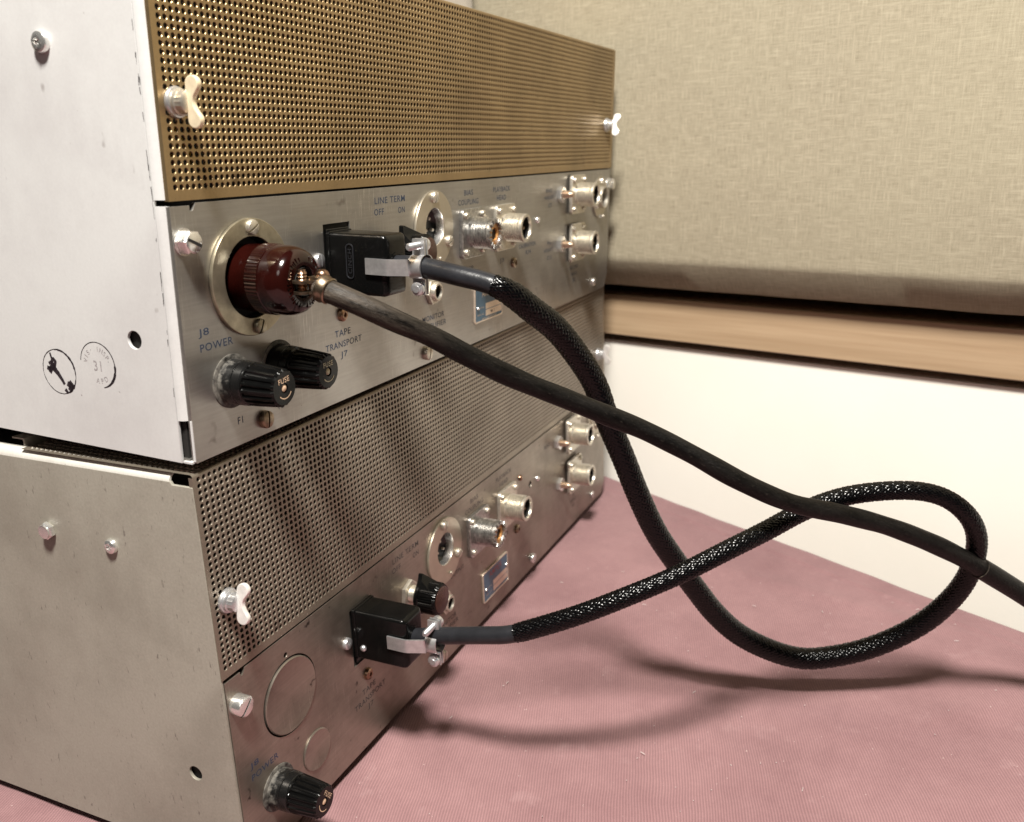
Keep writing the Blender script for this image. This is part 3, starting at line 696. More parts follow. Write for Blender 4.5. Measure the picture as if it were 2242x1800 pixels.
    # printed legends
    for i, (me, a, b) in enumerate(TM):
        t = TEXTS[i][0]
        if not up and (t in ('F1', 'F2', 'J9', 'CALIBRATION', 'R34', 'C7', 'C13', 'EQ', 'RECORD') or (t == 'ADJUST')): continue
        if not up and t == 'OUTPUT': a, b = a + 2.4, b + 1.6
        ink = 'ink_blue' if up or t in ('J8', 'POWER') else 'ink_dark'
        put('lettering', me, ink, pan, on_panel(a, b, 0.02))
    return root, side

UPM = Matrix(((0.999939, 0.002594, 0.010703, 0.0011972), (-0.002187, 0.999281, -0.037852, -0.0046283), (-0.010794, 0.037826, 0.999226, 0.2602037), (0, 0, 0, 1)))
LOM = Matrix.Translation((0, 0, 0.0905))
upper, up_side = build_unit('U', UPM)
lower, lo_side = build_unit('L', LOM)

# ink stamps on the pale side
def stroke(mb, pts, wd, c=0.05):
    for k in range(len(pts) - 1):
        a = Vector((*pts[k], 0)); b = Vector((*pts[k + 1], 0)); d = (b - a).normalized(); n = Vector((-d.y, d.x, 0))
        w0 = (wd[k] if isinstance(wd, list) else wd) * 1.25; w1 = (wd[k + 1] if isinstance(wd, list) else wd) * 1.25
        a -= d * w0 * 0.2; b += d * w1 * 0.2
        mb.add([a + n * w0 / 2 + Vector((0, 0, c)), a - n * w0 / 2 + Vector((0, 0, c)), b - n * w1 / 2 + Vector((0, 0, c)), b + n * w1 / 2 + Vector((0, 0, c))], [(0, 1, 2, 3)])
def stamps():
    rnd = random.Random(3)
    # a = -y direction (right in view)
    mb = MB(); r = 8.0; pts = []; wds = []
    for k in range(73):
        a = radians(5 * k); rr = r + rnd.uniform(-0.06, 0.06); pts.append((rr * cos(a), rr * sin(a)))
        d = 5 * k % 360
        wds.append((0.42 if (d < 100 or 285 < d < 345) else 0.22) * rnd.uniform(0.7, 1.35) * (1.5 if 10 < d < 65 or 295 < d < 330 else 1))
    stroke(mb, pts, wds)
    for p, wd in (([(-3.4, 6.4), (-3.0, 4.6)], 0.7), ([(-4.6, 2.6), (-3.2, 3.2), (-2.2, 4.6), (-1.2, 3.6), (-2.0, 2.0), (-3.4, 2.6)], [0.8, 1.1, 1.0, 0.9, 1.3, 1.0]), ([(-5.6, 0.9), (-4.4, 0.5), (-3.0, 1.6), (-1.6, 0.6)], [1.2, 1.5, 1.7, 1.3]),
                  ([(-4.6, -0.6), (-3.6, 0.8)], 1.2), ([(-2.6, 1.0), (-0.8, -0.6), (1.0, -3.0), (1.7, -4.2)], [1.7, 1.5, 1.1, 1.0]), ([(3.6, -4.0), (5.2, -4.9), (4.2, -6.2)], [1.6, 1.8, 1.5]), ([(4.6, -3.2), (6.0, -4.6)], 1.2), ([(2.0, -6.4), (2.9, -8.2 + 0.9)], [1.2, 0.8])):
        stroke(mb, p, wd)
    put('ink_stamp', mb.mesh('ink_stamp', 0), 'ink_black', up_side, on_side(58.0, -60.1), 'smudged black round ink stamp')
    mb = MB(); pts = []; wds = []
    for k in range(52):
        d = 172 - k * 4.9; a = radians(d); pts.append((8.0 * cos(a), 8.0 * sin(a)))
        wds.append((0.22 if d > 60 else 0.34 if d > 5 else 0.75 * (1 - max(0, (-40 - d)) / 55)) * rnd.uniform(0.85, 1.15))
    stroke(mb, pts, wds)
    st = put('ink_stamp', mb.mesh('ink_stamp', 0), 'ink_black', up_side, on_side(38.5, -55.6), 'faint round inspection stamp')
    def arc_text(s, rr, a0, step, h, mat):
        for i, ch in enumerate(s):
            if ch == ' ': continue
            a = radians(a0 - step * i)
            me = text_mesh(ch, h if ch not in '.' else 0.4, None, 0.05)
            put('lettering', me, mat, up_side, on_side(38.5, -55.6) @ Matrix.Translation((rr * cos(a) * MM, rr * sin(a) * MM, 0)) @ Matrix.Rotation(a - pi / 2, 4, 'Z'))
    arc_text('VIS. INSP', 5.7, 168, 17, 1.7, 'ink_faint')
    arc_text('.', 5.4, 18, 1, 1, 'ink_faint')
    put('lettering', text_mesh('31', 3.6, 3.6, 0.05), 'ink_faint', up_side, on_side(38.7, -55.9))
    for ch, a in (('A', 262), ('P', 283), ('D', 304)):
        put('lettering', text_mesh(ch, 1.8, None, 0.05), 'ink_faint', up_side, on_side(38.5, -55.6) @ Matrix.Translation((5.6 * cos(radians(a)) * MM, 5.6 * sin(radians(a)) * MM, 0)) @ Matrix.Rotation(radians(a + 90), 4, 'Z'))
stamps()
chip = MB(); rc = random.Random(11)
for k in range(30):
    z = rc.choice([rc.uniform(-70, 70), rc.uniform(-40, 45)]); y = 5.2 + rc.uniform(-0.15, 0.25)
    stroke(chip, [(-y, z), (-y + rc.uniform(-0.2, 0.2), z - rc.uniform(0.6, 4.5))], [rc.uniform(0.1, 0.35), rc.uniform(0.05, 0.25)])
put('edge_chips', chip.mesh('edge_chips', 0), 'ink_dark', up_side, on_side(0, 0))

# ------------------------------------------------------------------ cables
def catmull(P, step):
    P = [Vector(p) for p in P]; Q = [P[0] * 2 - P[1]] + P + [P[-1] * 2 - P[-2]]; out = []
    for i in range(1, len(Q) - 2):
        p0, p1, p2, p3 = Q[i - 1:i + 3]; n = max(2, int((p2 - p1).length / step * 2))
        for k in range(n):
            t = k / n
            out.append(0.5 * ((2 * p1) + (p2 - p0) * t + (2 * p0 - 5 * p1 + 4 * p2 - p3) * t * t + (3 * p1 - p0 - 3 * p2 + p3) * t ** 3))
    out.append(P[-1])
    res = [out[0]]; acc = 0; L_ = [0]
    for a, b in zip(out, out[1:]): L_.append(L_[-1] + (b - a).length)
    n = int(L_[-1] / step); pts = []; j = 0
    for k in range(n + 1):
        s = L_[-1] * k / n
        while j < len(L_) - 2 and L_[j + 1] < s: j += 1
        t = (s - L_[j]) / max(1e-6, L_[j + 1] - L_[j]); pts.append(out[j].lerp(out[j + 1], min(1, t)))
    for _ in range(6):
        pts = [pts[0]] + [(pts[i - 1] + pts[i] * 2 + pts[i + 1]) / 4 for i in range(1, len(pts) - 1)] + [pts[-1]]
    return pts, L_[-1]
def frames(pts):
    T = [(pts[min(i + 1, len(pts) - 1)] - pts[max(i - 1, 0)]).normalized() for i in range(len(pts))]
    up = Vector((0, 0, 1)); n = (up - T[0] * up.dot(T[0])).normalized(); out = []
    for t in T:
        n = (n - t * n.dot(t)).normalized(); out.append((n, t.cross(n)))
    return T, out
def tube(name, pts, rad, n=24, caps=True, v0=0.0):
    T, Fm = frames(pts); vs = []; fs = []; m = len(pts)
    for i, p in enumerate(pts):
        r = rad(i / (m - 1)) if callable(rad) else rad
        for k in range(n):
            a = 2 * pi * k / n; vs.append(p + (Fm[i][0] * cos(a) + Fm[i][1] * sin(a)) * r)
    for i in range(m - 1):
        for k in range(n):
            k2 = (k + 1) % n; fs.append((i * n + k, i * n + k2, (i + 1) * n + k2, (i + 1) * n + k))
    nq = len(fs)
    if caps: fs.append(tuple(reversed(range(n)))); fs.append(tuple((m - 1) * n + k for k in range(n)))
    me = bpy.data.meshes.new(name); me.from_pydata([tuple(v * MM) for v in vs], [], fs)
    uv = me.uv_layers.new(name='UVMap'); li = 0
    step = (pts[1] - pts[0]).length
    for i in range(m - 1):
        for k in range(n):
            for (ii, kk) in ((i, k), (i, k + 1), (i + 1, k + 1), (i + 1, k)):
                uv.data[li].uv = (kk / n, v0 + ii * step / 30); li += 1
    me.shade_smooth(); me.set_sharp_from_angle(angle=radians(50)); return me

BRAID = [(87.2,-28.2,66.7),(86.9,-34.5,68.4),(87.2,-40.2,69.7),(87.2,-49.3,71.8),(86.5,-63.0,75.3),(86.6,-73.2,77.7),(88.1,-82.5,81.0),(92.3,-103.1,90.0),(99.1,-122.0,98.8),(110.2,-139.4,106.0),(126.1,-156.0,112.7),(141.9,-168.2,116.2),(157.5,-181.1,120.8),(168.8,-194.9,124.6),(177.4,-209.2,126.0),(184.7,-223.9,125.5),(190.5,-235.0,121.8),(194.8,-243.6,114.9),(200.3,-249.1,105.3),(206.0,-251.2,93.4),(210.4,-249.8,78.6),(213.0,-244.9,64.8),(215.0,-235.6,49.9),(214.6,-223.4,38.1),(212.0,-209.4,29.4),(208.3,-194.9,24.1),(203.1,-181.2,22.8),(196.4,-167.4,27.7),(188.5,-152.3,37.8),(179.7,-141.5,52.1),(170.9,-133.3,68.5),(162.8,-125.3,85.3),(154.6,-117.8,102.9),(147.2,-111.5,123.3),(141.0,-106.5,142.5),(135.4,-101.6,159.7),(130.7,-96.7,178.5),(114.7,-88.9,200.9),(100.3,-82.4,213.3),(94.2,-78.7,219.0),(89.5,-74.4,222.9),(88.5,-67.1,225.2),(87.4,-57.8,227.2),(87.9,-50.1,228.6),(87.7,-43.3,229.8),(88.1,-38.0,230.2),(88.0,-31.9,230.2)]
BRAID = [(87.2,-28.2,66.7),(86.9,-34.5,68.4),(87.2,-40.2,69.7),(87.2,-49.3,71.8),(86.5,-63.0,75.3),(86.6,-73.2,77.7),(88.1,-82.5,81.0),(92.3,-103.1,90.0),(99.1,-122.0,98.8),(110.2,-139.4,106.0),(126.1,-156.0,112.7),(141.9,-168.2,116.2),(157.5,-181.1,120.8),(168.8,-194.9,124.6),(177.4,-209.2,126.0),(184.7,-223.9,125.5),(190.5,-235.0,121.8),(194.8,-243.6,114.9),(200.3,-249.1,105.3),(206.0,-251.2,93.4),(210.4,-249.8,78.6),(213.0,-244.9,64.8),(215.0,-235.6,49.9),(214.6,-223.4,38.1),(212.0,-209.4,29.4),(208.3,-194.9,24.1),(203.1,-181.2,22.8),(196.4,-167.4,27.7),(188.5,-152.3,37.8),(179.7,-141.5,52.1),(170.9,-133.3,68.5),(162.8,-125.3,85.3),(154.6,-117.8,102.9),(147.2,-111.5,123.3),(141.0,-106.5,142.5),(135.4,-101.6,159.7),(130.7,-96.7,178.5),(114.7,-88.9,200.9),(100.3,-82.4,213.3),(94.2,-78.7,219.0),(89.5,-74.4,222.9),(88.5,-67.1,225.2),(87.4,-57.8,227.2),(87.9,-50.1,228.6),(87.7,-43.3,229.8),(88.1,-38.0,230.2),(88.0,-31.9,230.2)]
CORD = [(36.6,-27.6,230.9),(35.8,-31.6,230.4),(34.7,-36.3,229.2),(35.6,-41.5,227.0),(37.4,-46.4,224.7),(40.9,-52.8,220.8),(46.4,-59.4,215.9),(52.3,-64.8,211.8),(63.7,-75.1,201.8),(77.0,-87.4,191.1),(90.0,-100.8,181.6),(102.1,-115.5,171.9),(108.7,-124.7,166.4),(117.0,-142.6,155.3),(124.8,-160.0,143.6),(137.8,-177.9,131.8),(154.2,-196.2,123.1),(173.0,-215.6,112.1),(191.5,-236.3,98.0),(205.3,-253.0,84.8),(221.2,-274.1,66.9),(234.1,-295.5,49.4),(258,-300,38),(290,-345,16),(300,-420,7.5),(290,-520,6.5)]

# --- braided link cable
link = thing('link_cable', 'black braided cable looping between the two black plugs', 'cable')
bp, blen = catmull(BRAID, 0.75)
def lerp_tab(tab, x):
    for (x0, y0), (x1, y1) in zip(tab, tab[1:]):
        if x <= x1: return y0 + (y1 - y0) * max(0, (x - x0)) / (x1 - x0)
    return tab[-1][1]
nb = len(bp); dd = np.cumsum([0] + [(b - a).length for a, b in zip(bp, bp[1:])])
def near(p): return min(range(nb), key=lambda i: (bp[i] - Vector(p)).length)
iL = near(BRAID[6]) - 2; iU = near(BRAID[41]) - 12
put('heat_shrink', tube('heat_shrink', bp[:iL + 1], 3.75, 28), 'shrink', link)
put('heat_shrink', tube('heat_shrink', bp[iU:], 3.95, 28), 'shrink', link)
braid_pts = bp[iL - 5:iU + 6]; bl = len(braid_pts)
RT = [(0, 4.15), (0.006, 4.35), (0.03, 4.35), (0.10, 4.1), (0.2, 4.35), (0.33, 4.25), (0.40, 4.7), (0.46, 5.2), (0.55, 5.5), (0.66, 5.6), (0.80, 5.4), (0.90, 5.4), (0.955, 5.5), (0.985, 5.2), (0.994, 4.7), (1.0, 4.35)]
RAD = lambda t: lerp_tab(RT, t)
put('cable_core', tube('cable_core', braid_pts, lambda t: RAD(t) - 0.75, 20), 'dark', link)
def braid_mesh():
    """two counter-rotating sets of flat yarns woven over and under"""
    T, Fm = frames(braid_pts); V = []; F = []; n = 16; pitch = 36.0; step = (braid_pts[1] - braid_pts[0]).length
    prof = [(-1, -0.17), (-0.45, 0.05), (0.45, 0.05), (1, -0.17)]; m = len(prof)
    for sgn in (1, -1):
        for k in range(n):
            base = len(V); ph = 2 * pi * k / n
            for i in range(bl):
                s = i * step; a = ph + sgn * 2 * pi * s / pitch; R0 = RAD(i / (bl - 1))
                cr = 2 * n * s / pitch + k
                R = R0 - 0.36 + 0.25 * cos(pi * cr + (0 if sgn > 0 else pi)); wd = 0.135 * R0
                nrm = Fm[i][0] * cos(a) + Fm[i][1] * sin(a); tan = -Fm[i][0] * sin(a) + Fm[i][1] * cos(a)
                dirv = (T[i] * pitch + tan * sgn * 2 * pi * R).normalized(); lat = nrm.cross(dirv)
                c = braid_pts[i] + nrm * R
                for u, h in prof: V.append(c + lat * (wd * u) + nrm * h)
            for i in range(bl - 1):
                for q in range(m - 1): F.append((base + m * i + q, base + m * i + q + 1, base + m * (i + 1) + q + 1, base + m * (i + 1) + q))
    me = bpy.data.meshes.new('braided_sleeve'); me.from_pydata([tuple(v * MM) for v in V], [], F); me.shade_smooth(); return me
o = put('braided_sleeve', braid_mesh(), 'braid', link); o['kind'] = 'stuff'

def plug(frame, z0, z1, up):
    """rectangular plug with a metal cord clamp; sheet frame in mm"""
    x0, x1, lp = 79.8, 95.2, 28.0
    body = MB(); r = 1.6; P = []
    ring = [(0.0, 0.6), (0.0, lp - 2.2), (0.5, lp - 0.9), (1.6, lp - 0.15), (2.4, lp)]
    vs = []; base = None
    for d, c in ring:
        q = rrect(x0 + d, x1 - d, z0 + d, z1 - d, max(0.6, r - d * 0.3), 4); base = len(q); vs += [(a, b, c) for a, b in q]
    fs = []
    for i in range(len(ring) - 1):
        for k in range(base):
            k2 = (k + 1) % base; fs.append((i * base + k, i * base + k2, (i + 1) * base + k2, (i + 1) * base + k))
    fs.append(tuple(range((len(ring) - 1) * base, len(ring) * base))); fs.append(tuple(reversed(range(base))))
    body.add(vs, fs)
    p = put('plug', body.mesh('plug', 40), 'crackle' if up else 'black', link, frame)
    q = rrect(x0 - 0.4, x1 + 0.4, z0 - 0.4, z1 + 0.4, 1.4, 4)
    put('plug_rim', MB().prism(q, 0.5, 2.3, None, 0.25).mesh('plug_rim'), 'crackle' if up else 'black', p, I())
    zc = -27.9 if up else -23.9; xc = 87.3
    # cord outlet ring
    put('outlet_ring', MB().lathe([(5.2, lp - 0.3), (5.2, lp + 0.25), (4.3, lp + 0.3), (4.2, lp - 0.5)], 30, Matrix.Translation((xc, zc, 0)), False).mesh('outlet_ring'), 'black', p, I())
    # strap: flat strip along the left face then a half saddle round the cord
    st = MB(); zz = 3.1; c0 = 19.0
    path = [(x0 - 0.45, c0), (x0 - 0.55, lp - 0.4), (x0 - 0.2, lp + 1.2), (xc - 5.3, lp + 7.5), (xc - 5.0, lp + 8.6)]
    vs = []
    for a, c in path: vs += [(a, zc - zz, c), (a, zc + zz, c), (a - 0.8, zc + zz, c), (a - 0.8, zc - zz, c)]
    fs = [(0, 1, 2, 3), tuple(reversed(range(len(vs) - 4, len(vs))))]
    for i in range(len(path) - 1):
        for k in range(4): k2 = (k + 1) % 4; fs.append((4 * i + k, 4 * i + k2, 4 * i + 4 + k2, 4 * i + 4 + k))
    st.add(vs, fs)
    put('strap', st.mesh('strap'), 'steel', p, I())
    for sgn, nm in ((-1, 'clamp'), (1, 'clamp')):
        mb = MB(); prof = []
        for k in range(-2, 15):
            if k < 0: prof.append((0.55, -5.0 - (-k) * 2.6 - 0.4))
            elif k > 12: prof.append((0.55, 5.0 + (k - 12) * 2.6 + 0.4))
            else:
                a = pi * (k / 12 - 0.5); prof.append((0.55 + 4.2 * cos(a), 4.6 * sin(a)))
        vs = []
        for (d, b) in prof:
            for e in (0, 0.8):
                for c in (lp + 7.8, lp + 13.2):
                    vs.append((xc + sgn * (d + e), zc + b, c))
        fs = []
        m = len(prof)
        for i in range(m - 1):
            o_ = 4 * i; fs += [(o_, o_ + 1, o_ + 5, o_ + 4), (o_ + 2, o_ + 6, o_ + 7, o_ + 3), (o_, o_ + 4, o_ + 6, o_ + 2), (o_ + 1, o_ + 3, o_ + 7, o_ + 5)]
        fs += [(0, 2, 3, 1), (4 * m - 4, 4 * m - 3, 4 * m - 1, 4 * m - 2)]
        mb.add(vs, fs); put(nm, mb.mesh(nm, 50), 'steel', p, I())
    ax = lambda s: Matrix.Rotation(s * pi / 2, 4, 'Y')
    thr = [(1.45, -3.5)] + [t for k in range(13) for t in ((1.5, -3 + k * 0.8), (1.22, -2.6 + k * 0.8))] + [(0.9, 7.6)]
    hd = [(1.5, -1), (2.6, -1), (2.7, 0.4), (1.9, 1.3), (0, 1.5)]
    # upper screw: thread end to the left, head hidden on the right; lower screw: head to the left
    put('clamp_screw', MB().lathe(thr, 16, Matrix.Translation((xc - 1.5, zc + 8.2, lp + 10.5)) @ ax(-1)).lathe([(0, 3.2), (2.6, 3.2), (2.6, 1.2), (1.4, 1.2)][::-1], 18, Matrix.Translation((xc + 0.4, zc + 8.2, lp + 10.5)) @ ax(1), False).mesh('clamp_screw'), 'steel', p, I())
    put('clamp_screw', MB().lathe([(1.4, -3), (1.4, 3)], 14, Matrix.Translation((xc - 1, zc - 8.2, lp + 10.5)) @ ax(-1)).mesh('clamp_screw'), 'steel', p, I())
    put('clamp_screw', ME['slot_m'], 'steel', p, Matrix.Translation(((xc - 1.8) * MM, (zc - 8.2) * MM, (lp + 10.5) * MM)) @ ax(-1) @ Matrix.Rotation(0.6, 4, 'Z'))
    # moulded oval mark on the left face
    LF = Matrix(((0, 0, -1, (x0 + 0.02) * MM), (0, 1, 0, 0), (1, 0, 0, 0), (0, 0, 0, 1)))
    if up:
        cz = zc + 1.3
        put('moulded_mark', plate('moulded_mark', rrect(9.6, 13.2, cz - 6.8, cz + 6.8, 1.7), [rrect(10.0, 12.8, cz - 6.4, cz + 6.4, 1.4)], 0.4, 0.08), 'shrink', p, LF)
        put('lettering', text_mesh('CINCH', 1.8, 9.5, 0.22), 'shrink', p, LF @ Matrix.Translation((11.4 * MM, cz * MM, 0)) @ Matrix.Rotation(pi / 2, 4, 'Z'))
    else:
        put('rivet', ME['rivet'], 'steel', p, LF @ Matrix.Translation((5.5 * MM, (z0 + 6.2) * MM, 0)) @ Matrix.Scale(0.8, 4))
    return p
plug(UPM @ PANEL, -39.7, -16.0, True)
plug(LOM @ PANEL, -36.6, -12.6, False)

# --- power cable
pc = thing('power_cable', 'brown black rubber power cord with ribbed maroon round plug', 'cable')
cp, clen = catmull(CORD, 2.0)
ic = min(range(len(cp)), key=lambda i: (cp[i] - Vector(CORD[19])).length)
lump = lambda t: 3.85 + 0.45 * max(0, (t - 0.6) / 0.4) ** 1.3 + 0.10 * sin(37 * t) + 0.07 * sin(83 * t + 1)
ist = min(range(len(cp)), key=lambda i: (cp[i] - Vector(CORD[1])).length) + 1
put('cord', tube('cord', cp[ist:ic + 2], lump, 28), 'cord', pc)
put('taped_cord', tube('taped_cord', cp[ic:], lambda t: 4.75 - 0.1 * t + 0.05 * sin(60 * t), 28, True, 20.0), 'cord', pc, None, 'cord end wrapped in tape')
PF = UPM @ on_panel(35.5, -27.7)
def knurl(a, h): return 1 + (0.012 * (1 if cos(60 * a) > 0 else -1) if 7.6 < h < 12.2 else 0)
pb = MB(); pb.lathe([(11.4, -4), (11.7, 1), (11.85, 7.0), (12.05, 7.4), (12.1, 7.7), (12.1, 12.1), (12.15, 12.5), (11.9, 12.7), (12.0, 16.5), (11.6, 19.5), (10.7, 21.6), (9.3, 22.8), (7.6, 23.2), (5.6, 23.1), (5.2, 22.6), (5.0, 19.0)], 240, None, True, knurl)
plugp = put('plug', pb.mesh('plug', 28), 'bakelite', pc, PF, 'round maroon plug with ribbed band')
# raised strokes moulded round the end face
mk = MB()
for k in range(44):
    a = 2 * pi * k / 44
    if k in (9, 10, 11, 12, 31, 32, 33): continue
    mk.box(7.2, 9.0 + 0.3 * sin(k * 2.3), -0.13, 0.13, 22.75, 23.3, 0.05, Matrix.Rotation(a + 0.05 * sin(k * 5.1), 4, 'Z') @ Matrix.Translation((0, 0, 0)))
put('moulded_mark', mk.mesh('moulded_mark'), 'bakelite', plugp, I())
i0 = min(range(len(cp)), key=lambda i: (cp[i] - Vector(CORD[2])).length)
tv = (cp[i0 + 2] - cp[i0 - 2]).normalized(); sv = tv.cross(Vector((0, 0, 1))).normalized(); uv_ = sv.cross(tv)
CM = Matrix((tuple(sv) + (0,), tuple(uv_) + (0,), tuple(tv) + (0,), (0, 0, 0, 1))).transposed(); CM.translation = cp[i0]
PL = Matrix.Translation(PF.translation * 1000) @ PF.to_3x3().to_4x4()     # plug frame in millimetres
PLI = PL.inverted() @ CM
UPB = Matrix.Rotation(-pi / 2, 4, 'X')                                     # local z -> plug frame 'up'
mb = MB(); mb.lathe([(4.0, -3.2), (4.7, -2.9), (4.9, -1.6), (4.5, -0.6), (4.6, 0.6), (4.15, 1.0)], 30, PLI, False)
mb.lathe([(0, -3.0), (4.0, -3.1)], 24, PLI, False)
put('clamp', mb.mesh('clamp'), 'tarnished', plugp, I())
def lug(b0, b1, r):
    q = [(-4.4 + r * cos(radians(a)), 25.6 + r * sin(radians(a))) for a in range(100, 331, 15)] + [(0.8, 29.6), (-3.4, 31.6)]
    return [(x, c) for x, c in q], b0, b1
mb = MB()
for q, b0, b1 in (lug(0.4, 1.3, 3.3), lug(-3.2, -2.3, 3.0)):
    n = len(q); vs = [(x, b0, c) for x, c in q] + [(x, b1, c) for x, c in q]
    mb.add(vs, [tuple(range(n)), tuple(reversed(range(n, 2 * n)))] + [(k, (k + 1) % n, n + (k + 1) % n, n + k) for k in range(n)])
mb.box(-3.8, 0.6, -2.2, 2.6, 27.4, 30.8, 0.5)
put('clamp_lug', mb.mesh('clamp_lug'), 'tarnished', plugp, I())
mb = MB(); mb.lathe([(1.7, -3.4)] + [q for k in range(7) for q in ((1.8, -3 + k * 1.1), (1.35, -2.45 + k * 1.1))] + [(1.2, 4.9)], 16, Matrix.Translation((-4.4, 0, 25.6)) @ UPB)
put('clamp_screw', mb.mesh('clamp_screw'), 'copper_dark', plugp, I())
mb = MB(); mb.lathe([(2.4, -1.4), (2.5, 0), (2.2, 1.0), (1.3, 1.8), (0.0, 2.0)], 20, Matrix.Translation((1.2, 2.6, 29.8)) @ UPB, False)
put('clamp_screw', mb.mesh('clamp_screw'), 'copper_dark', plugp, I())
mb = MB(); mb.lathe([(4.9, 23.25), (4.9, 19.3), (0, 19.2)], 40, None, False)
put('socket_well', mb.mesh('socket_well'), 'dark', plugp, I())

# wires seen through the cover holes of the upper unit
for pts, mt in (([(10, 14, 24), (15, 12, 21), (17.5, 11, 17), (15.5, 12, 12), (11, 14, 9)], 'wire_yellow'), ([(20, 14, 22), (24, 12, 15), (27, 13, 8)], 'wire_yellow'), ([(13, 13, 27), (14.5, 12, 18), (18, 12, 9)], 'wire_red'), ([(5, 12, 22), (10, 11, 20.5), (14, 13, 24)], 'wire_white'), ([(30, 13, 24), (40, 12, 12), (60, 12, 8), (90, 14, 10)], 'wire_red')):
    wp, _ = catmull(pts, 1.0); put('inner_wire', tube('inner_wire', wp, 0.75, 10), mt, upper)

# ------------------------------------------------------------------ tablecloth
E0 = Vector((467.7, 11.8)); ED = Vector((0.4562, 0.8899)); EN = Vector((-0.8899, 0.4562))
from mathutils import noise as mno
def cloth():
    V = []; F = []
    S = np.arange(-720, 420.1, 6.0); T = [-0.001 - 0.0] 
    T = [(-6, -130), (-6, -60), (-5.5, -14), (-4.2, -6), (-2, -1.6)] + [(t, 0) for t in (0, 1.5, 3, 5, 6.5)] + [(t, 0) for t in np.concatenate([np.arange(8, 30, 1.5), np.arange(30, 420, 5.0), np.arange(420, 1000.1, 14)])]
    for s in S:
        for t, dz in T:
            p = E0 + ED * float(s) + EN * float(t)
            z = dz + 1.1 * mno.noise(Vector((p.x * 0.011, p.y * 0.011, 0.3))) + 0.35 * mno.noise(Vector((p.x * 0.045, p.y * 0.045, 4.0)))
            if t < 6: z += 0.5 * mno.noise(Vector((s * 0.03, 0, 2)))
            # ripples beside the lower unit's left side
            dx = p.x; wgt = math.exp(-((dx + 12) / 24.0) ** 2) * (1 if p.y > 15 else math.exp(-((p.y - 15) / 40) ** 2))
            z += wgt * (1.3 * sin(p.y * 0.16) + 1.6 * mno.noise(Vector((p.y * 0.05, 0, 9))))
            z += 0.55 * math.exp(-((t - 17) / 1.6) ** 2) + (0.35 if 2 < t < 17 else 0)
            # creases
            for (ax_, ay, bx, by, hgt, wd) in ((250, -90, 140, -160, 0.7, 5), (330, -130, 300, -260, 0.5, 5), (120, -260, 20, -330, 0.6, 6), (290, -60, 330, -110, 0.5, 4), (60, -140, 150, -250, 0.45, 9), (200, -230, 280, -330, 0.5, 8), (30, -60, 70, -190, 0.4, 8), (360, -40, 410, -75, 0.6, 4)):
                d = Vector((bx - ax_, by - ay)); l = d.length; d /= l; q = Vector((p.x - ax_, p.y - ay)); u = q.dot(d)
                if -20 < u < l + 20: z += 1.8 * hgt * math.exp(-(q.dot(Vector((-d.y, d.x))) / wd) ** 2) * max(0, min(1, (u + 20) / 40, (l + 20 - u) / 40))
            if -30 < p.x < 440 and -4 < p.y < 230: z = min(z, 0.3) 
            V.append((p.x * MM, p.y * MM, (z - 0.6) * MM))
    m = len(T)
    for i in range(len(S) - 1):
        for k in range(m - 1): F.append((i * m + k, i * m + k + 1, (i + 1) * m + k + 1, (i + 1) * m + k))
    me = bpy.data.meshes.new('tablecloth'); me.from_pydata(V, [], F); me.shade_smooth()
    import bmesh
    bm = bmesh.new(); bm.from_mesh(me); bmesh.ops.recalc_face_normals(bm, faces=bm.faces)
    bm.to_mesh(me); bm.free()
    return me
tc = put('tablecloth', cloth(), 'cloth', None)
tag(tc, 'dusty pink twill cloth covering the table under the units', 'tablecloth')
lint = MB(); rl_ = random.Random(21)
for k in range(90):
    x, y = rl_.uniform(-20, 330), rl_.uniform(-330, -20)
    if (Vector((x, y)) - E0).dot(EN) < 12 or y > -8: continue
    a = rl_.uniform(0, pi); l = rl_.choice([0.25, 0.3, 0.4, 0.5, 1.4]); h = 0.16; zt = 0.35
    mtx = Matrix.Translation((x, y, zt)) @ Matrix.Rotation(a, 4, 'Z')
    lint.add([(-l, -h, 0), (l, -h * 0.6, 0.05), (l * 0.9, h, 0), (-l * 0.8, h, 0.05), (0, 0, 0.35)], [(0, 1, 4), (1, 2, 4), (2, 3, 4), (3, 0, 4)], mtx)
li = put('lint', lint.mesh('lint', 0), 'lint', tc); li['kind'] = 'stuff'
tt = MB(); q = [E0 + ED * s + EN * t for s, t in ((-718, 0), (418, 0), (418, 998), (-718, 998))]
tt.prism([(p.x, p.y) for p in q], -30, -3.2)
t_ = put('table_top', tt.mesh('table_top', 0), 'wood', None); t_['kind'] = 'structure'

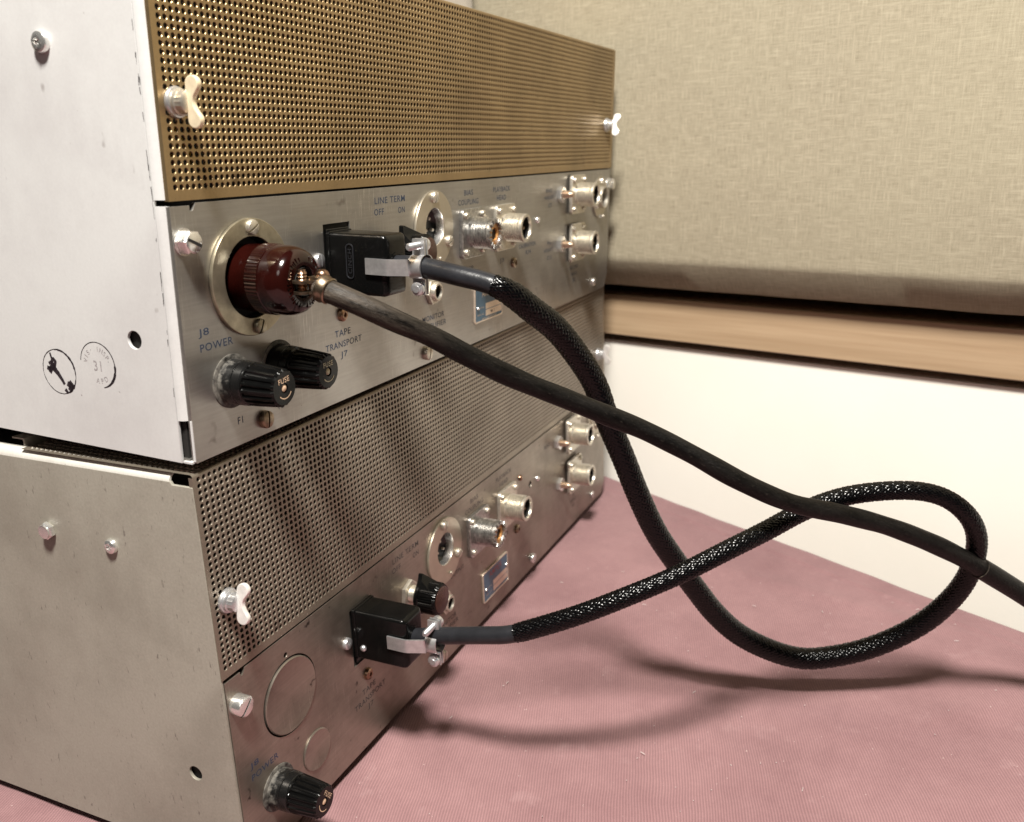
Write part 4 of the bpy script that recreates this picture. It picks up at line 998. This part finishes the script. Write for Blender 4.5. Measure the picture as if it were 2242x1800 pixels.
# ------------------------------------------------------------------ wall, acoustic panel, rail
WD = Vector((0.2316, 0.9728, 0)); WN = Vector((-0.9728, 0.2316, 0)); W0 = Vector((0.500, 0.010, 0))
WM = Matrix(((WN.x, WD.x, 0, W0.x), (WN.y, WD.y, 0, W0.y), (0, 0, 1, 0), (0, 0, 0, 1)))   # local x out of the wall, y along, z up
def wall_slab(name, x0, x1, y0, y1, z0, z1, bev=0):
    return MB().add([(x, y, z) for x in (x0, x1) for y in (y0, y1) for z in (z0, z1)],
                    [(0, 1, 3, 2), (4, 6, 7, 5), (0, 4, 5, 1), (2, 3, 7, 6), (0, 2, 6, 4), (1, 5, 7, 3)]).mesh(name, 0)
o = put('wall', wall_slab('wall', -100, -60, -900, 1100, -600, 1100), 'wall_beige', None, WM); o['kind'] = 'structure'
o = put('wall_board', wall_slab('wall_board', -60, 0, -900, 1100, -600, 111.5), 'wall', None, WM); o['kind'] = 'structure'
rl = put('wooden_rail', MB().prism([(-60, 118.4), (7.4, 118.4), (8, 119.2), (8, 151.4), (7.4, 152), (-60, 152)], -900, 1100, Matrix(((1, 0, 0, 0), (0, 0, -1, 0), (0, 1, 0, 0), (0, 0, 0, 1)))).mesh('wooden_rail', 0), 'wood', None, WM)
tag(rl, 'plain wooden rail running along the wall below the fabric panel', 'rail')
def panel():
    prof = [(-60, 161.8), (19, 162.6), (21, 163.6), (36.6, 183.4), (37.5, 186.0), (38, 189)]
    prof += [(38, z) for z in (260, 400, 600, 900)] + [(-60, 900)]
    ys = [y for y in np.arange(-880, 119, 13.0)] + [112, 116, 118.5, 119.2]
    V = []; F = []; m = len(prof)
    for y in ys:
        e = max(0, (y - 108) / 11.2); pull = 6.0 * (1 - sqrt(max(0, 1 - e * e)))
        for i, (x, z) in enumerate(prof):
            xx = x - (pull if x > 0 else 0) + (0.5 * mno.noise(Vector((y * 0.012, z * 0.012, 1))) if x > 20 else 0)
            zz = z + (0.7 * mno.noise(Vector((y * 0.02, 0, 7))) if 160 < z < 185 else 0)
            V.append((xx * MM, y * MM, zz * MM))
    for j in range(len(ys) - 1):
        for i in range(m - 1): F.append((j * m + i, j * m + i + 1, (j + 1) * m + i + 1, (j + 1) * m + i))
    F.append(tuple(range(m))); F.append(tuple((len(ys) - 1) * m + i for i in range(m))[::-1])
    me = bpy.data.meshes.new('acoustic_panel'); me.from_pydata(V, [], F); me = finish(me, 25); return me
ap = put('acoustic_panel', panel(), 'linen', None, WM)
tag(ap, 'beige linen wall panel with a dark slanting lower edge', 'wall panel')

scn.render.engine = 'CYCLES'
